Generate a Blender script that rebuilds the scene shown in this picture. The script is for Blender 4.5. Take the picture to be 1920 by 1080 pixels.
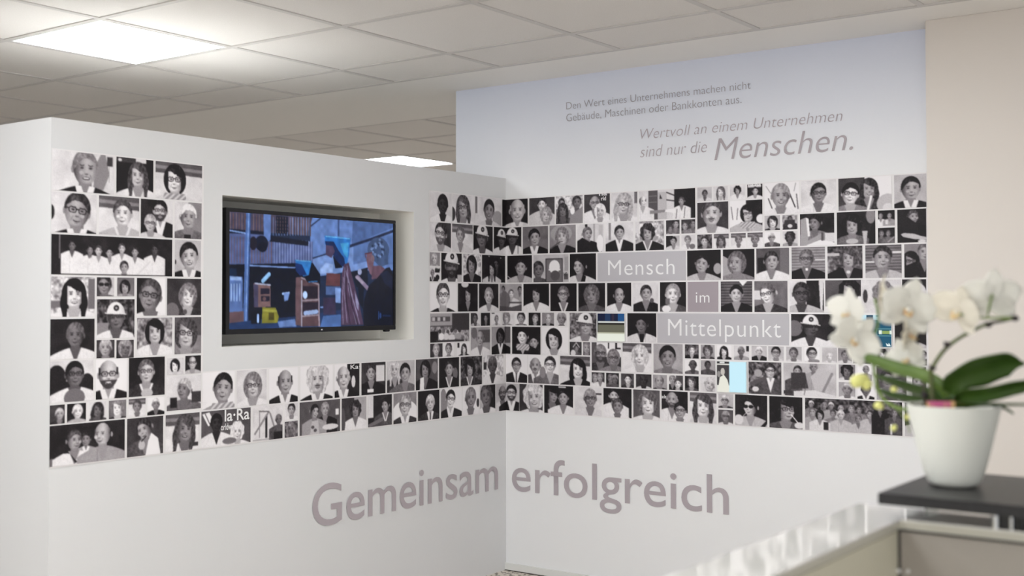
import bpy, bmesh, math, random
import numpy as np
from mathutils import Vector, Matrix, noise as mnoise

for o in list(bpy.data.objects):
    bpy.data.objects.remove(o)
scene = bpy.context.scene
COL = scene.collection

# ------------------------------------------------------------------ camera
cam_data = bpy.data.cameras.new('camera')
cam = bpy.data.objects.new('camera', cam_data)
COL.objects.link(cam)
YAW, PITCH, ROLL = 0.63209, 0.02310, -0.00172
CAM = Vector((3.45096, -4.66262, 1.28377))
FWD = Vector((-math.sin(YAW) * math.cos(PITCH), math.cos(YAW) * math.cos(PITCH), math.sin(PITCH)))
RGT = Vector((math.cos(YAW), math.sin(YAW), 0))
UPV = RGT.cross(FWD)
R2 = RGT * math.cos(ROLL) + UPV * math.sin(ROLL)
U2 = -RGT * math.sin(ROLL) + UPV * math.cos(ROLL)
cam.matrix_world = Matrix(((R2.x, U2.x, -FWD.x, CAM.x), (R2.y, U2.y, -FWD.y, CAM.y),
                           (R2.z, U2.z, -FWD.z, CAM.z), (0, 0, 0, 1)))
cam_data.sensor_width = 36.0
cam_data.lens = 2265.80753 / 1920 * 36.0
cam_data.shift_y = -0.01493
cam_data.clip_start = 0.02
cam_data.dof.use_dof = True
cam_data.dof.focus_distance = 4.85
cam_data.dof.aperture_fstop = 2.9
scene.camera = cam

# ------------------------------------------------------------------ world, lights, exposure
world = bpy.data.worlds.new('daylight')
scene.world = world
world.use_nodes = True
bg = world.node_tree.nodes['Background']
bg.inputs[0].default_value = (0.93, 0.97, 1.0, 1)
bg.inputs[1].default_value = 0.6
PANEL = 22.0           # strength of the ceiling light panels
scene.view_settings.view_transform = 'Standard'
scene.view_settings.look = 'None'
scene.view_settings.exposure = 0.21
scene.view_settings.gamma = 1.0
scene.view_settings.use_curve_mapping = False

def window_light(name, loc, rot, sx, sy, power, color):
    l = bpy.data.lights.new(name, 'AREA'); l.shape = 'RECTANGLE'
    l.size, l.size_y, l.energy, l.color = sx, sy, power, color
    o = bpy.data.objects.new(name, l); COL.objects.link(o)
    o.location, o.rotation_euler = loc, rot
    return o
# daylight through the window front behind and to the right of the camera
window_light('window_daylight', (4.2, -8.4, 1.3), (math.radians(90), 0, math.radians(8)), 5.0, 1.9, 75, (1.0, 0.98, 0.95))

# ------------------------------------------------------------------ helpers
def lin(v):
    v = np.asarray(v, dtype=float)
    return np.where(v <= 0.04045, v / 12.92, ((np.clip(v, 0, None) + 0.055) / 1.055) ** 2.4)

def srgb(h):
    h = h.lstrip('#')
    return tuple(float(lin(int(h[i:i + 2], 16) / 255)) for i in (0, 2, 4)) + (1.0,)

def material(name, color=(0.8, 0.8, 0.8, 1), rough=0.5, metal=0.0, coat=0.0, noise=None, bump=0.0,
             bscale=60, emit=None, estr=1.0, trans=0.0, sub=0.0, spec=0.5):
    m = bpy.data.materials.new(name); m.use_nodes = True
    nt = m.node_tree; b = nt.nodes['Principled BSDF']
    b.inputs['Base Color'].default_value = color
    b.inputs['Roughness'].default_value = rough
    b.inputs['Metallic'].default_value = metal
    b.inputs['Coat Weight'].default_value = coat
    b.inputs['Coat Roughness'].default_value = 0.05
    b.inputs['Transmission Weight'].default_value = trans
    b.inputs['Subsurface Weight'].default_value = sub
    b.inputs['Specular IOR Level'].default_value = spec
    if sub: b.inputs['Subsurface Radius'].default_value = (0.01, 0.01, 0.008)
    if emit:
        b.inputs['Emission Color'].default_value = emit
        b.inputs['Emission Strength'].default_value = estr
    if noise or bump:
        tc = nt.nodes.new('ShaderNodeTexCoord')
        n = nt.nodes.new('ShaderNodeTexNoise'); n.inputs['Detail'].default_value = 4
        nt.links.new(tc.outputs['Object'], n.inputs['Vector'])
    if noise:
        c2, scale, lo, hi = noise
        n.inputs['Scale'].default_value = scale
        r = nt.nodes.new('ShaderNodeValToRGB')
        r.color_ramp.elements[0].position = lo; r.color_ramp.elements[0].color = color
        r.color_ramp.elements[1].position = hi; r.color_ramp.elements[1].color = c2
        nt.links.new(n.outputs['Fac'], r.inputs['Fac'])
        nt.links.new(r.outputs['Color'], b.inputs['Base Color'])
    if bump:
        n2 = nt.nodes.new('ShaderNodeTexNoise'); n2.inputs['Scale'].default_value = bscale
        nt.links.new(tc.outputs['Object'], n2.inputs['Vector'])
        bp = nt.nodes.new('ShaderNodeBump'); bp.inputs['Strength'].default_value = bump
        bp.inputs['Distance'].default_value = 0.002
        nt.links.new(n2.outputs['Fac'], bp.inputs['Height'])
        nt.links.new(bp.outputs['Normal'], b.inputs['Normal'])
    return m

def link(name, me, mat, parent=None, kind=None):
    o = bpy.data.objects.new(name, me); COL.objects.link(o)
    if mat is not None: me.materials.append(mat)
    if parent is not None: o.parent = parent
    if kind: o['kind'] = kind
    return o

def build(name, bm, mat, parent=None, kind=None, smooth=False):
    bmesh.ops.recalc_face_normals(bm, faces=bm.faces)
    me = bpy.data.meshes.new(name); bm.to_mesh(me); bm.free()
    if smooth:
        for f in me.polygons: f.use_smooth = True
    return link(name, me, mat, parent, kind)

def add_box(bm, a, b, bevel=0.0):
    r = bmesh.ops.create_cube(bm, size=1.0)
    vs = r['verts']
    for v in vs:
        v.co = Vector((a[i] + (v.co[i] + 0.5) * (b[i] - a[i]) for i in range(3)))
    if bevel:
        es = list({e for v in vs for e in v.link_edges})
        bmesh.ops.bevel(bm, geom=es, offset=bevel, segments=2, affect='EDGES')

def box(name, a, b, mat, parent=None, kind=None, bevel=0.0):
    bm = bmesh.new(); add_box(bm, a, b, bevel)
    return build(name, bm, mat, parent, kind)

def add_tube(bm, pts, rad, seg=10):
    pts = [Vector(p) for p in pts]; n = len(pts)
    rad = rad if isinstance(rad, (list, tuple)) else [rad] * n
    rings = []; prev = None
    for i, p in enumerate(pts):
        t = (pts[min(i + 1, n - 1)] - pts[max(i - 1, 0)]).normalized()
        a = t.orthogonal().normalized() if prev is None else (prev - t * prev.dot(t)).normalized()
        prev = a; b = t.cross(a)
        rings.append([bm.verts.new(p + (a * math.cos(q) + b * math.sin(q)) * rad[i])
                      for q in [2 * math.pi * k / seg for k in range(seg)]])
    for r0, r1 in zip(rings, rings[1:]):
        for k in range(seg):
            bm.faces.new((r0[k], r0[(k + 1) % seg], r1[(k + 1) % seg], r1[k]))
    bm.faces.new(rings[0][::-1]); bm.faces.new(rings[-1])

def spline(pts, n=8):
    pts = [Vector(p) for p in pts]; out = []
    P_ = [pts[0] * 2 - pts[1]] + pts + [pts[-1] * 2 - pts[-2]]
    for i in range(1, len(P_) - 2):
        for k in range(n):
            t = k / n
            out.append(0.5 * ((2 * P_[i]) + (P_[i + 1] - P_[i - 1]) * t + (2 * P_[i - 1] - 5 * P_[i] + 4 * P_[i + 1] - P_[i + 2]) * t * t
                              + (3 * P_[i] - P_[i - 1] - 3 * P_[i + 1] + P_[i + 2]) * t ** 3))
    out.append(pts[-1]); return out

def add_lathe(bm, prof, c, seg=48):
    rings = []
    for r, z in prof:
        if r < 1e-6: rings.append([bm.verts.new((c[0], c[1], c[2] + z))])
        else: rings.append([bm.verts.new((c[0] + r * math.cos(2 * math.pi * k / seg), c[1] + r * math.sin(2 * math.pi * k / seg), c[2] + z)) for k in range(seg)])
    for a, b in zip(rings, rings[1:]):
        for k in range(seg):
            k2 = (k + 1) % seg
            if len(a) == 1: bm.faces.new((a[0], b[k], b[k2]))
            elif len(b) == 1: bm.faces.new((a[k], a[k2], b[0]))
            else: bm.faces.new((a[k], a[k2], b[k2], b[k]))

def thing(name, label, cat, loc=(0, 0, 0), group=None):
    o = bpy.data.objects.new(name, None); COL.objects.link(o)
    o.empty_display_size = 0.05
    o.location = loc; o['label'] = label; o['category'] = cat
    if group: o['group'] = group
    return o

def adopt(root):
    """children were modelled in world space: bring them into the thing's own space"""
    off = Vector(root.location)
    done = set()
    def walk(o):
        for ch in [c for c in bpy.data.objects if c.parent == o]:
            if ch.type == 'MESH' and ch.data.name not in done:
                done.add(ch.data.name)
                ch.data.transform(Matrix.Translation(-off)); ch.data.update()
            walk(ch)
    walk(root)

# ------------------------------------------------------------------ materials
K_WALL = 1.10     # paint and print reflectance that shows as the photograph's tone under the room light
def paint(h, k=K_WALL):
    c = srgb(h); return tuple(min(0.9, x * k) for x in c[:3]) + (1,)
M = {}
M['wall'] = material('white_wall_paint', paint('#d3d3d4'), 0.75, bump=0.05, bscale=300)
M['wall_warm'] = material('warm_white_wall_paint', paint('#d2cbc4'), 0.8, bump=0.05, bscale=300)
M['niche'] = material('niche_paint', (0.88, 0.86, 0.81, 1), 0.7)
M['tile'] = material('mineral_ceiling_tile', (0.80, 0.775, 0.75, 1), 0.9, noise=((0.76, 0.735, 0.71, 1), 260, 0.42, 0.6), bump=0.3, bscale=500)
M['ceiling'] = material('ceiling_plaster', (0.88, 0.86, 0.83, 1), 0.85)
M['grid'] = material('ceiling_grid_metal', (0.62, 0.60, 0.58, 1), 0.5)
M['frame'] = material('lamp_frame_metal', (0.8, 0.8, 0.8, 1), 0.4)
M['lamp'] = material('lamp_diffuser', (1, 1, 1, 1), 0.5, emit=(0.95, 0.98, 1, 1), estr=PANEL)
M['floor'] = material('speckled_floor', (0.72, 0.65, 0.575, 1), 0.45, noise=((0.10, 0.07, 0.045, 1), 42, 0.50, 0.60))
M['bounce_lid'] = material('grey_bounce_lid', (0.45, 0.44, 0.42, 1), 0.9)  # unseen partition top, grey set by how much it bounces upwards
M['base'] = material('baseboard_white', (0.74, 0.74, 0.72, 1), 0.4)
M['gap'] = material('dark_joint', (0.05, 0.045, 0.04, 1), 0.8)
M['sheet'] = material('mural_paper', paint('#dfdcdd'), 0.6)
M['black'] = material('black_plastic', (0.006, 0.006, 0.008, 1), 0.3)
M['black_soft'] = material('black_metal', (0.02, 0.02, 0.02, 1), 0.5)
M['chrome'] = material('chrome', (0.8, 0.82, 0.85, 1), 0.12, metal=1)
M['top'] = material('white_gloss_laminate', (0.90, 0.89, 0.85, 1), 0.05, coat=0.5)
M['edge'] = material('cream_laminate_edge', (0.68, 0.66, 0.57, 1), 0.35)
M['panel'] = material('cream_panel_laminate', (0.80, 0.77, 0.62, 1), 0.35)
M['panel_shaded'] = material('shaded_panel_laminate', (0.34, 0.31, 0.275, 1), 0.4)  # panel on the shaded side, its shade put into the colour
M['anthracite'] = material('anthracite_laminate', (0.030, 0.029, 0.030, 1), 0.36, spec=0.2, noise=((0.038, 0.037, 0.038, 1), 200, 0.4, 0.6))
M['pot'] = material('matt_white_ceramic', (0.84, 0.85, 0.79, 1), 0.42)
M['bark'] = material('orchid_bark', (0.11, 0.06, 0.03, 1), 0.9, noise=((0.03, 0.02, 0.01, 1), 60, 0.4, 0.6), bump=0.8, bscale=90)
M['leaf'] = material('orchid_leaf', (0.026, 0.062, 0.008, 1), 0.35, noise=((0.045, 0.095, 0.012, 1), 14, 0.35, 0.7), sub=0.05)
M['leaf_light'] = material('pale_orchid_leaf', (0.17, 0.27, 0.06, 1), 0.4, noise=((0.09, 0.165, 0.03, 1), 14, 0.35, 0.7), sub=0.05)
M['stem'] = material('orchid_stem', (0.10, 0.13, 0.035, 1), 0.5, noise=((0.045, 0.035, 0.03, 1), 25, 0.45, 0.62))
M['stem_green'] = material('green_orchid_stem', (0.17, 0.26, 0.05, 1), 0.5)
M['clip'] = material('dark_plant_clip', (0.02, 0.012, 0.016, 1), 0.5)
M['petal'] = material('orchid_petal', (0.97, 0.96, 0.91, 1), 0.6)
M['petal_cream'] = material('cream_orchid_petal', (0.96, 0.92, 0.82, 1), 0.6)
for k_ in ('petal', 'petal_cream'):
    nt = M[k_].node_tree; b = nt.nodes['Principled BSDF']; o_ = nt.nodes['Material Output']
    tl = nt.nodes.new('ShaderNodeBsdfTranslucent'); tl.inputs['Color'].default_value = b.inputs['Base Color'].default_value
    mx = nt.nodes.new('ShaderNodeMixShader'); mx.inputs[0].default_value = 0.35
    nt.links.new(b.outputs[0], mx.inputs[1]); nt.links.new(tl.outputs[0], mx.inputs[2]); nt.links.new(mx.outputs[0], o_.inputs['Surface'])
M['lip'] = material('orchid_lip', (0.90, 0.74, 0.42, 1), 0.5, noise=((0.85, 0.48, 0.22, 1), 120, 0.45, 0.6))
M['bud'] = material('orchid_bud', (0.80, 0.80, 0.28, 1), 0.5, sub=0.1)
M['tag'] = material('pink_plant_tag', (0.75, 0.15, 0.35, 1), 0.5, noise=((0.85, 0.55, 0.25, 1), 60, 0.45, 0.55))
M['text_grey'] = material('grey_lettering', paint('#99959a'), 0.6)
M['text_mauve'] = material('mauve_lettering', paint('#aca2a7'), 0.6)
M['text_mauve2'] = material('dusky_mauve_lettering', paint('#a89fa4'), 0.6)
M['text_white'] = material('white_lettering', paint('#e0dfe0', 1.15), 0.6)
M['word_grey'] = material('grey_word_panel', paint('#b3b0b5'), 0.6)
M['word_mauve'] = material('mauve_word_panel', paint('#9a9096'), 0.6)
M['glass'] = material('standoff_glass', (0.9, 0.95, 0.93, 1), 0.05, trans=0.9)

# mural wall: pale print that turns faintly blue-grey towards its top edge
m = material('printed_wall_paper', paint('#d2d2d3'), 0.7)
nt = m.node_tree; b = nt.nodes['Principled BSDF']
tc = nt.nodes.new('ShaderNodeTexCoord'); sx = nt.nodes.new('ShaderNodeSeparateXYZ'); mr = nt.nodes.new('ShaderNodeMapRange')
rp = nt.nodes.new('ShaderNodeValToRGB')
nt.links.new(tc.outputs['Object'], sx.inputs[0]); nt.links.new(sx.outputs['Z'], mr.inputs['Value'])
mr.inputs['From Min'].default_value = 1.75; mr.inputs['From Max'].default_value = 2.33
nt.links.new(mr.outputs[0], rp.inputs['Fac'])
rp.color_ramp.elements[0].color = paint('#e2e2e3'); rp.color_ramp.elements[1].color = paint('#d0d5e4')
nt.links.new(rp.outputs['Color'], b.inputs['Base Color'])
M['print_wall'] = m

# photo print: colours come from the picture painted on the mesh
def vcol_material(name, rough, emit=False, coat=0.0, strength=1.0):
    m = bpy.data.materials.new(name); m.use_nodes = True
    nt = m.node_tree; b = nt.nodes['Principled BSDF']
    a = nt.nodes.new('ShaderNodeVertexColor'); a.layer_name = 'picture'
    b.inputs['Roughness'].default_value = rough
    b.inputs['Specular IOR Level'].default_value = 0.25
    b.inputs['Coat Weight'].default_value = coat
    if emit:
        b.inputs['Base Color'].default_value = (0.01, 0.01, 0.012, 1)
        nt.links.new(a.outputs['Color'], b.inputs['Emission Color'])
        b.inputs['Emission Strength'].default_value = strength
    else:
        nt.links.new(a.outputs['Color'], b.inputs['Base Color'])
    return m
M['photo'] = vcol_material('black_and_white_photo_print', 0.55)
M['screen'] = vcol_material('television_picture', 0.15, emit=True)
M['small_screen'] = vcol_material('small_display_picture', 0.2, emit=True, strength=0.95)

# ------------------------------------------------------------------ room
CEIL = 2.32435
YEND = -2.43322
PT = 1.87126            # partition top
struct = lambda n, a, b, mt, bev=0.0: box(n, a, b, mt, kind='structure', bevel=bev)
struct('floor', (-8, -9, -0.05), (6.5, 8, 0), M['floor'])
WX0 = -0.30673
COLX = 2.0462
struct('wall_back', (WX0, 0, 0), (COLX, 0.12, CEIL), M['print_wall'])
struct('wall_right', (COLX, -0.135, 0), (6.5, 0.12, CEIL), M['wall_warm'], 0.002)
struct('wall_far', (-8, 8, 0), (6.5, 8.1, 2.6), M['wall'])  # unseen wall, added to keep the back ceiling dark
struct('wall_left', (-8.1, -9, 0), (-8, 8, 2.6), M['wall'])  # unseen as well, added to block light from the left
# partition with the television niche
NS0, NS1, NZ0, NZ1, ND = -1.737, -0.674, 1.117, 1.6705, 0.2
bm = bmesh.new()
TH = 0.9
ys = [YEND, NS0, NS1, 0.0]; zs = [0, NZ0, NZ1, PT]
V = {}
def vv(x, y, z):
    k = (round(x, 5), round(y, 5), round(z, 5))
    if k not in V: V[k] = bm.verts.new(k)
    return V[k]
for i in range(3):
    for j in range(3):
        if i == 1 and j == 1: continue
        bm.faces.new([vv(0, ys[i], zs[j]), vv(0, ys[i + 1], zs[j]), vv(0, ys[i + 1], zs[j + 1]), vv(0, ys[i], zs[j + 1])])
for j in range(3):
    for y in (YEND, 0.0):
        bm.faces.new([vv(0, y, zs[j]), vv(-TH, y, zs[j]), vv(-TH, y, zs[j + 1]), vv(0, y, zs[j + 1])])
    for i in range(3):
        bm.faces.new([vv(-TH, ys[i], zs[j]), vv(-TH, ys[i + 1], zs[j]), vv(-TH, ys[i + 1], zs[j + 1]), vv(-TH, ys[i], zs[j + 1])])
for i in range(3):
    for z in (0, PT):
        f = bm.faces.new([vv(0, ys[i], z), vv(0, ys[i + 1], z), vv(-TH, ys[i + 1], z), vv(-TH, ys[i], z)])
        if z: f.material_index = 2      # unseen lid, its grey picked to limit light bounced onto the ceiling
nf = []
c4 = [(NS0, NZ0), (NS1, NZ0), (NS1, NZ1), (NS0, NZ1)]
for k in range(4):
    (a, c), (d, e) = c4[k], c4[(k + 1) % 4]
    nf.append(bm.faces.new([vv(0, a, c), vv(0, d, e), vv(-ND, d, e), vv(-ND, a, c)]))
nf.append(bm.faces.new([vv(-ND, *q) for q in c4]))
bmesh.ops.recalc_face_normals(bm, faces=bm.faces)
for f in nf: f.material_index = 1
part = build('wall_partition', bm, M['wall'], kind='structure')
part.data.materials.append(M['niche']); part.data.materials.append(M['bounce_lid'])
struct('baseboard_back', (0.0, -0.012, 0.004), (COLX, 0.0, 0.035), M['base'])
struct('trim_1', (0.0, -0.013, 0.0), (COLX, 0.0, 0.004), M['gap'])

# suspended ceiling: plaster band, metal grid, single tiles
ceil = struct('ceiling', (-8, -9, CEIL + 0.06), (6.5, 8, CEIL + 0.1), M['ceiling'])
YB0, YB1 = -0.3643, 0.61
box('plaster_band', (-8, YB0, CEIL), (6.5, YB1, CEIL + 0.058), M['ceiling'], ceil)
S = 0.625; TB = 0.012
X0 = -2.26781
nearx = [X0 + S * i for i in range(-5, 11)]
neary = [YB0, YB0 - 0.36862] + [YB0 - 0.36862 - S * k for k in range(1, 8)]
FX0 = -2.303
farx = [FX0 + S * i for i in range(-8, 8)]
fary = [YB1 + S * k for k in range(0, 11)]
lamps = {}
def in_lamp(x, y, L):
    return any(abs(x - a) < 0.05 and abs(y - b) < 0.05 for a, b in L)
near_lamps = [(X0 + S * 2, neary[3]), (X0 + S * 6, neary[3]),
              (X0 + S * 6, neary[7]), (X0 + S * 4, neary[6])]  # panels after the first are unseen, added to light room and niche
far_lamps = [(FX0 - S, fary[2]), (FX0 - S * 5, fary[2]), (FX0 + S * 3, fary[2]), (FX0 - S, fary[6])]  # only the first is in view, the others are added for light
tile_me = {}
def tile(x0, y0, w, h):
    key = (round(w, 3), round(h, 3))
    if key not in tile_me:
        bm = bmesh.new(); add_box(bm, (0, 0, 0), (w, h, 0.015))
        me = bpy.data.meshes.new('ceiling_tile'); 
        bmesh.ops.recalc_face_normals(bm, faces=bm.faces); bm.to_mesh(me); bm.free()
        me.materials.append(M['tile']); tile_me[key] = me
    o = bpy.data.objects.new('ceiling_tile', tile_me[key]); COL.objects.link(o)
    o.parent = ceil; o.location = (x0, y0, CEIL + 0.004)
gm = bmesh.new()
def lay(xs, ysl, lampl):
    ysl = sorted(ysl)
    for x in xs: add_box(gm, (x - TB, ysl[0], CEIL), (x + TB, ysl[-1], CEIL + 0.004))
    for y in ysl:
        add_box(gm, (xs[0], y - TB, CEIL - 0.0004), (xs[-1], y + TB, CEIL + 0.0036))
    for i in range(len(xs) - 1):
        for j in range(len(ysl) - 1):
            if in_lamp(xs[i], ysl[j], lampl): continue
            tile(xs[i] + 0.003, ysl[j] + 0.003, xs[i + 1] - xs[i] - 0.006, ysl[j + 1] - ysl[j] - 0.006)
lay(nearx, neary, near_lamps)
lay(farx, fary, far_lamps)
build('ceiling_grid', gm, M['grid'], ceil)

def lamp(x, y, label, group=None):
    t = thing('ceiling_light', label, 'light', (x + S / 2, y + S / 2, CEIL), group)
    bm = bmesh.new()
    a, c = -S / 2 + 0.013, S / 2 - 0.013
    for q in ((a, a, c, a + 0.008), (a, c - 0.008, c, c), (a, a + 0.008, a + 0.008, c - 0.008), (c - 0.008, a + 0.008, c, c - 0.008)):
        add_box(bm, (q[0], q[1], 0.0), (q[2], q[3], 0.02))
    build('lamp_frame', bm, M['frame'], t)
    box('lamp_diffuser', (a + 0.008, a + 0.008, 0.007), (c - 0.008, c - 0.008, 0.014), M['lamp'], t)
    return t
for k, (x, y) in enumerate(near_lamps):
    lamp(x, y, 'large bright square light panel set in the tiled ceiling at upper left' if k == 0 else
         'unseen square light panel added in the ceiling tiles to light the room', None if k == 0 else 'added unseen ceiling light panels')
for k, (x, y) in enumerate(far_lamps):
    lamp(x, y, 'small distant bright light panel just above the white partition top' if k == 0 else
         'unseen square light panel added in the ceiling tiles to light the room', None if k == 0 else 'added unseen ceiling light panels')

# ------------------------------------------------------------------ picture painter
rng = np.random.default_rng(7)
class Canvas:
    """a small picture: u across and v down in percent, painted at double resolution"""
    def __init__(s, nx, ny, asp, ch=1):
        s.nx, s.ny, s.asp = nx, ny, asp
        H, W = ny * 2, nx * 2
        yy, xx = np.mgrid[0:H, 0:W]
        s.U = (xx + 0.5) / W * 100; s.V = (yy + 0.5) / H * 100
        s.X = s.U / 100 * asp; s.Y = s.V / 100
        s.a = np.zeros((H, W, ch))
    def put(s, mask, col):
        s.a[mask] = col
    def rect(s, x0, y0, x1, y1, c): s.put((s.U >= x0) & (s.U <= x1) & (s.V >= y0) & (s.V <= y1), c)
    def ell(s, cx, cy, rx, ry, c): s.put(((s.U - cx) / rx) ** 2 + ((s.V - cy) / ry) ** 2 < 1, c)
    def line(s, x0, y0, x1, y1, w, c):
        ax, ay, bx, by = x0 / 100 * s.asp, y0 / 100, x1 / 100 * s.asp, y1 / 100
        dx, dy = bx - ax, by - ay; L = dx * dx + dy * dy + 1e-9
        t = np.clip(((s.X - ax) * dx + (s.Y - ay) * dy) / L, 0, 1)
        s.put(np.hypot(s.X - ax - t * dx, s.Y - ay - t * dy) < w / 200, c)
    def poly(s, pts, c):
        ins = np.zeros(s.U.shape, bool); n = len(pts)
        for i in range(n):
            (x0, y0), (x1, y1) = pts[i], pts[(i + 1) % n]
            if y0 == y1: continue
            ins ^= ((y0 > s.V) != (y1 > s.V)) & (s.U < (x1 - x0) * (s.V - y0) / (y1 - y0) + x0)
        s.put(ins, c)
    def small(s, blur=0):
        a = s.a
        for _ in range(blur):
            for ax in (0, 1):
                p_ = np.concatenate([a.take([0], ax), a, a.take([-1], ax)], ax)
                n_ = a.shape[ax]
                a = (p_.take(range(0, n_), ax) + 2 * a + p_.take(range(2, n_ + 2), ax)) / 4
        return (a[0::2, 0::2] + a[1::2, 0::2] + a[0::2, 1::2] + a[1::2, 1::2]) / 4

def tone(d): return 0.125 + 0.083 * float(d)
def smooth_noise(shape, step, r):
    h, w = shape
    gh, gw = h // step + 3, w // step + 3
    g = r.random((gh, gw)) - 0.5
    yy = np.arange(h) / step; xx = np.arange(w) / step
    y0 = yy.astype(int); x0 = xx.astype(int); fy = (yy - y0)[:, None]; fx = (xx - x0)[None]
    return (g[y0][:, x0] * (1 - fy) * (1 - fx) + g[y0 + 1][:, x0] * fy * (1 - fx) + g[y0][:, x0 + 1] * (1 - fy) * fx + g[y0 + 1][:, x0 + 1] * fy * fx)

def background(c, s, r):
    T = tone
    nz = smooth_noise(c.U.shape, 14, r) * 0.06 + smooth_noise(c.U.shape, 40, r) * 0.06
    k = s[0]
    if s == 'b':
        y = 32 + (c.U - 50) * 0.04
        g = np.where(c.V < y, T(3.2), T(8.2))
        g = np.where((c.V > y - 20) & (c.V < y - 11), T(5), g)
    elif k == 'v': g = np.where(c.U < 50, T(s[1]), T(s[2]))
    elif k == 'h': g = np.where(c.V < 50, T(s[1]), T(s[2]))
    elif k == 't':
        g = T(s[1]) + smooth_noise(c.U.shape, 5, r) * 0.35 + smooth_noise(c.U.shape, 12, r) * 0.35
    elif k == 's': g = np.where((c.V % 9) < 4, T(s[1]), T(float(s[1]) + 1.6))
    else: g = np.full(c.U.shape, T(s))
    c.a[..., 0] = np.clip(g + nz, 0.1, 0.88)

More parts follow.
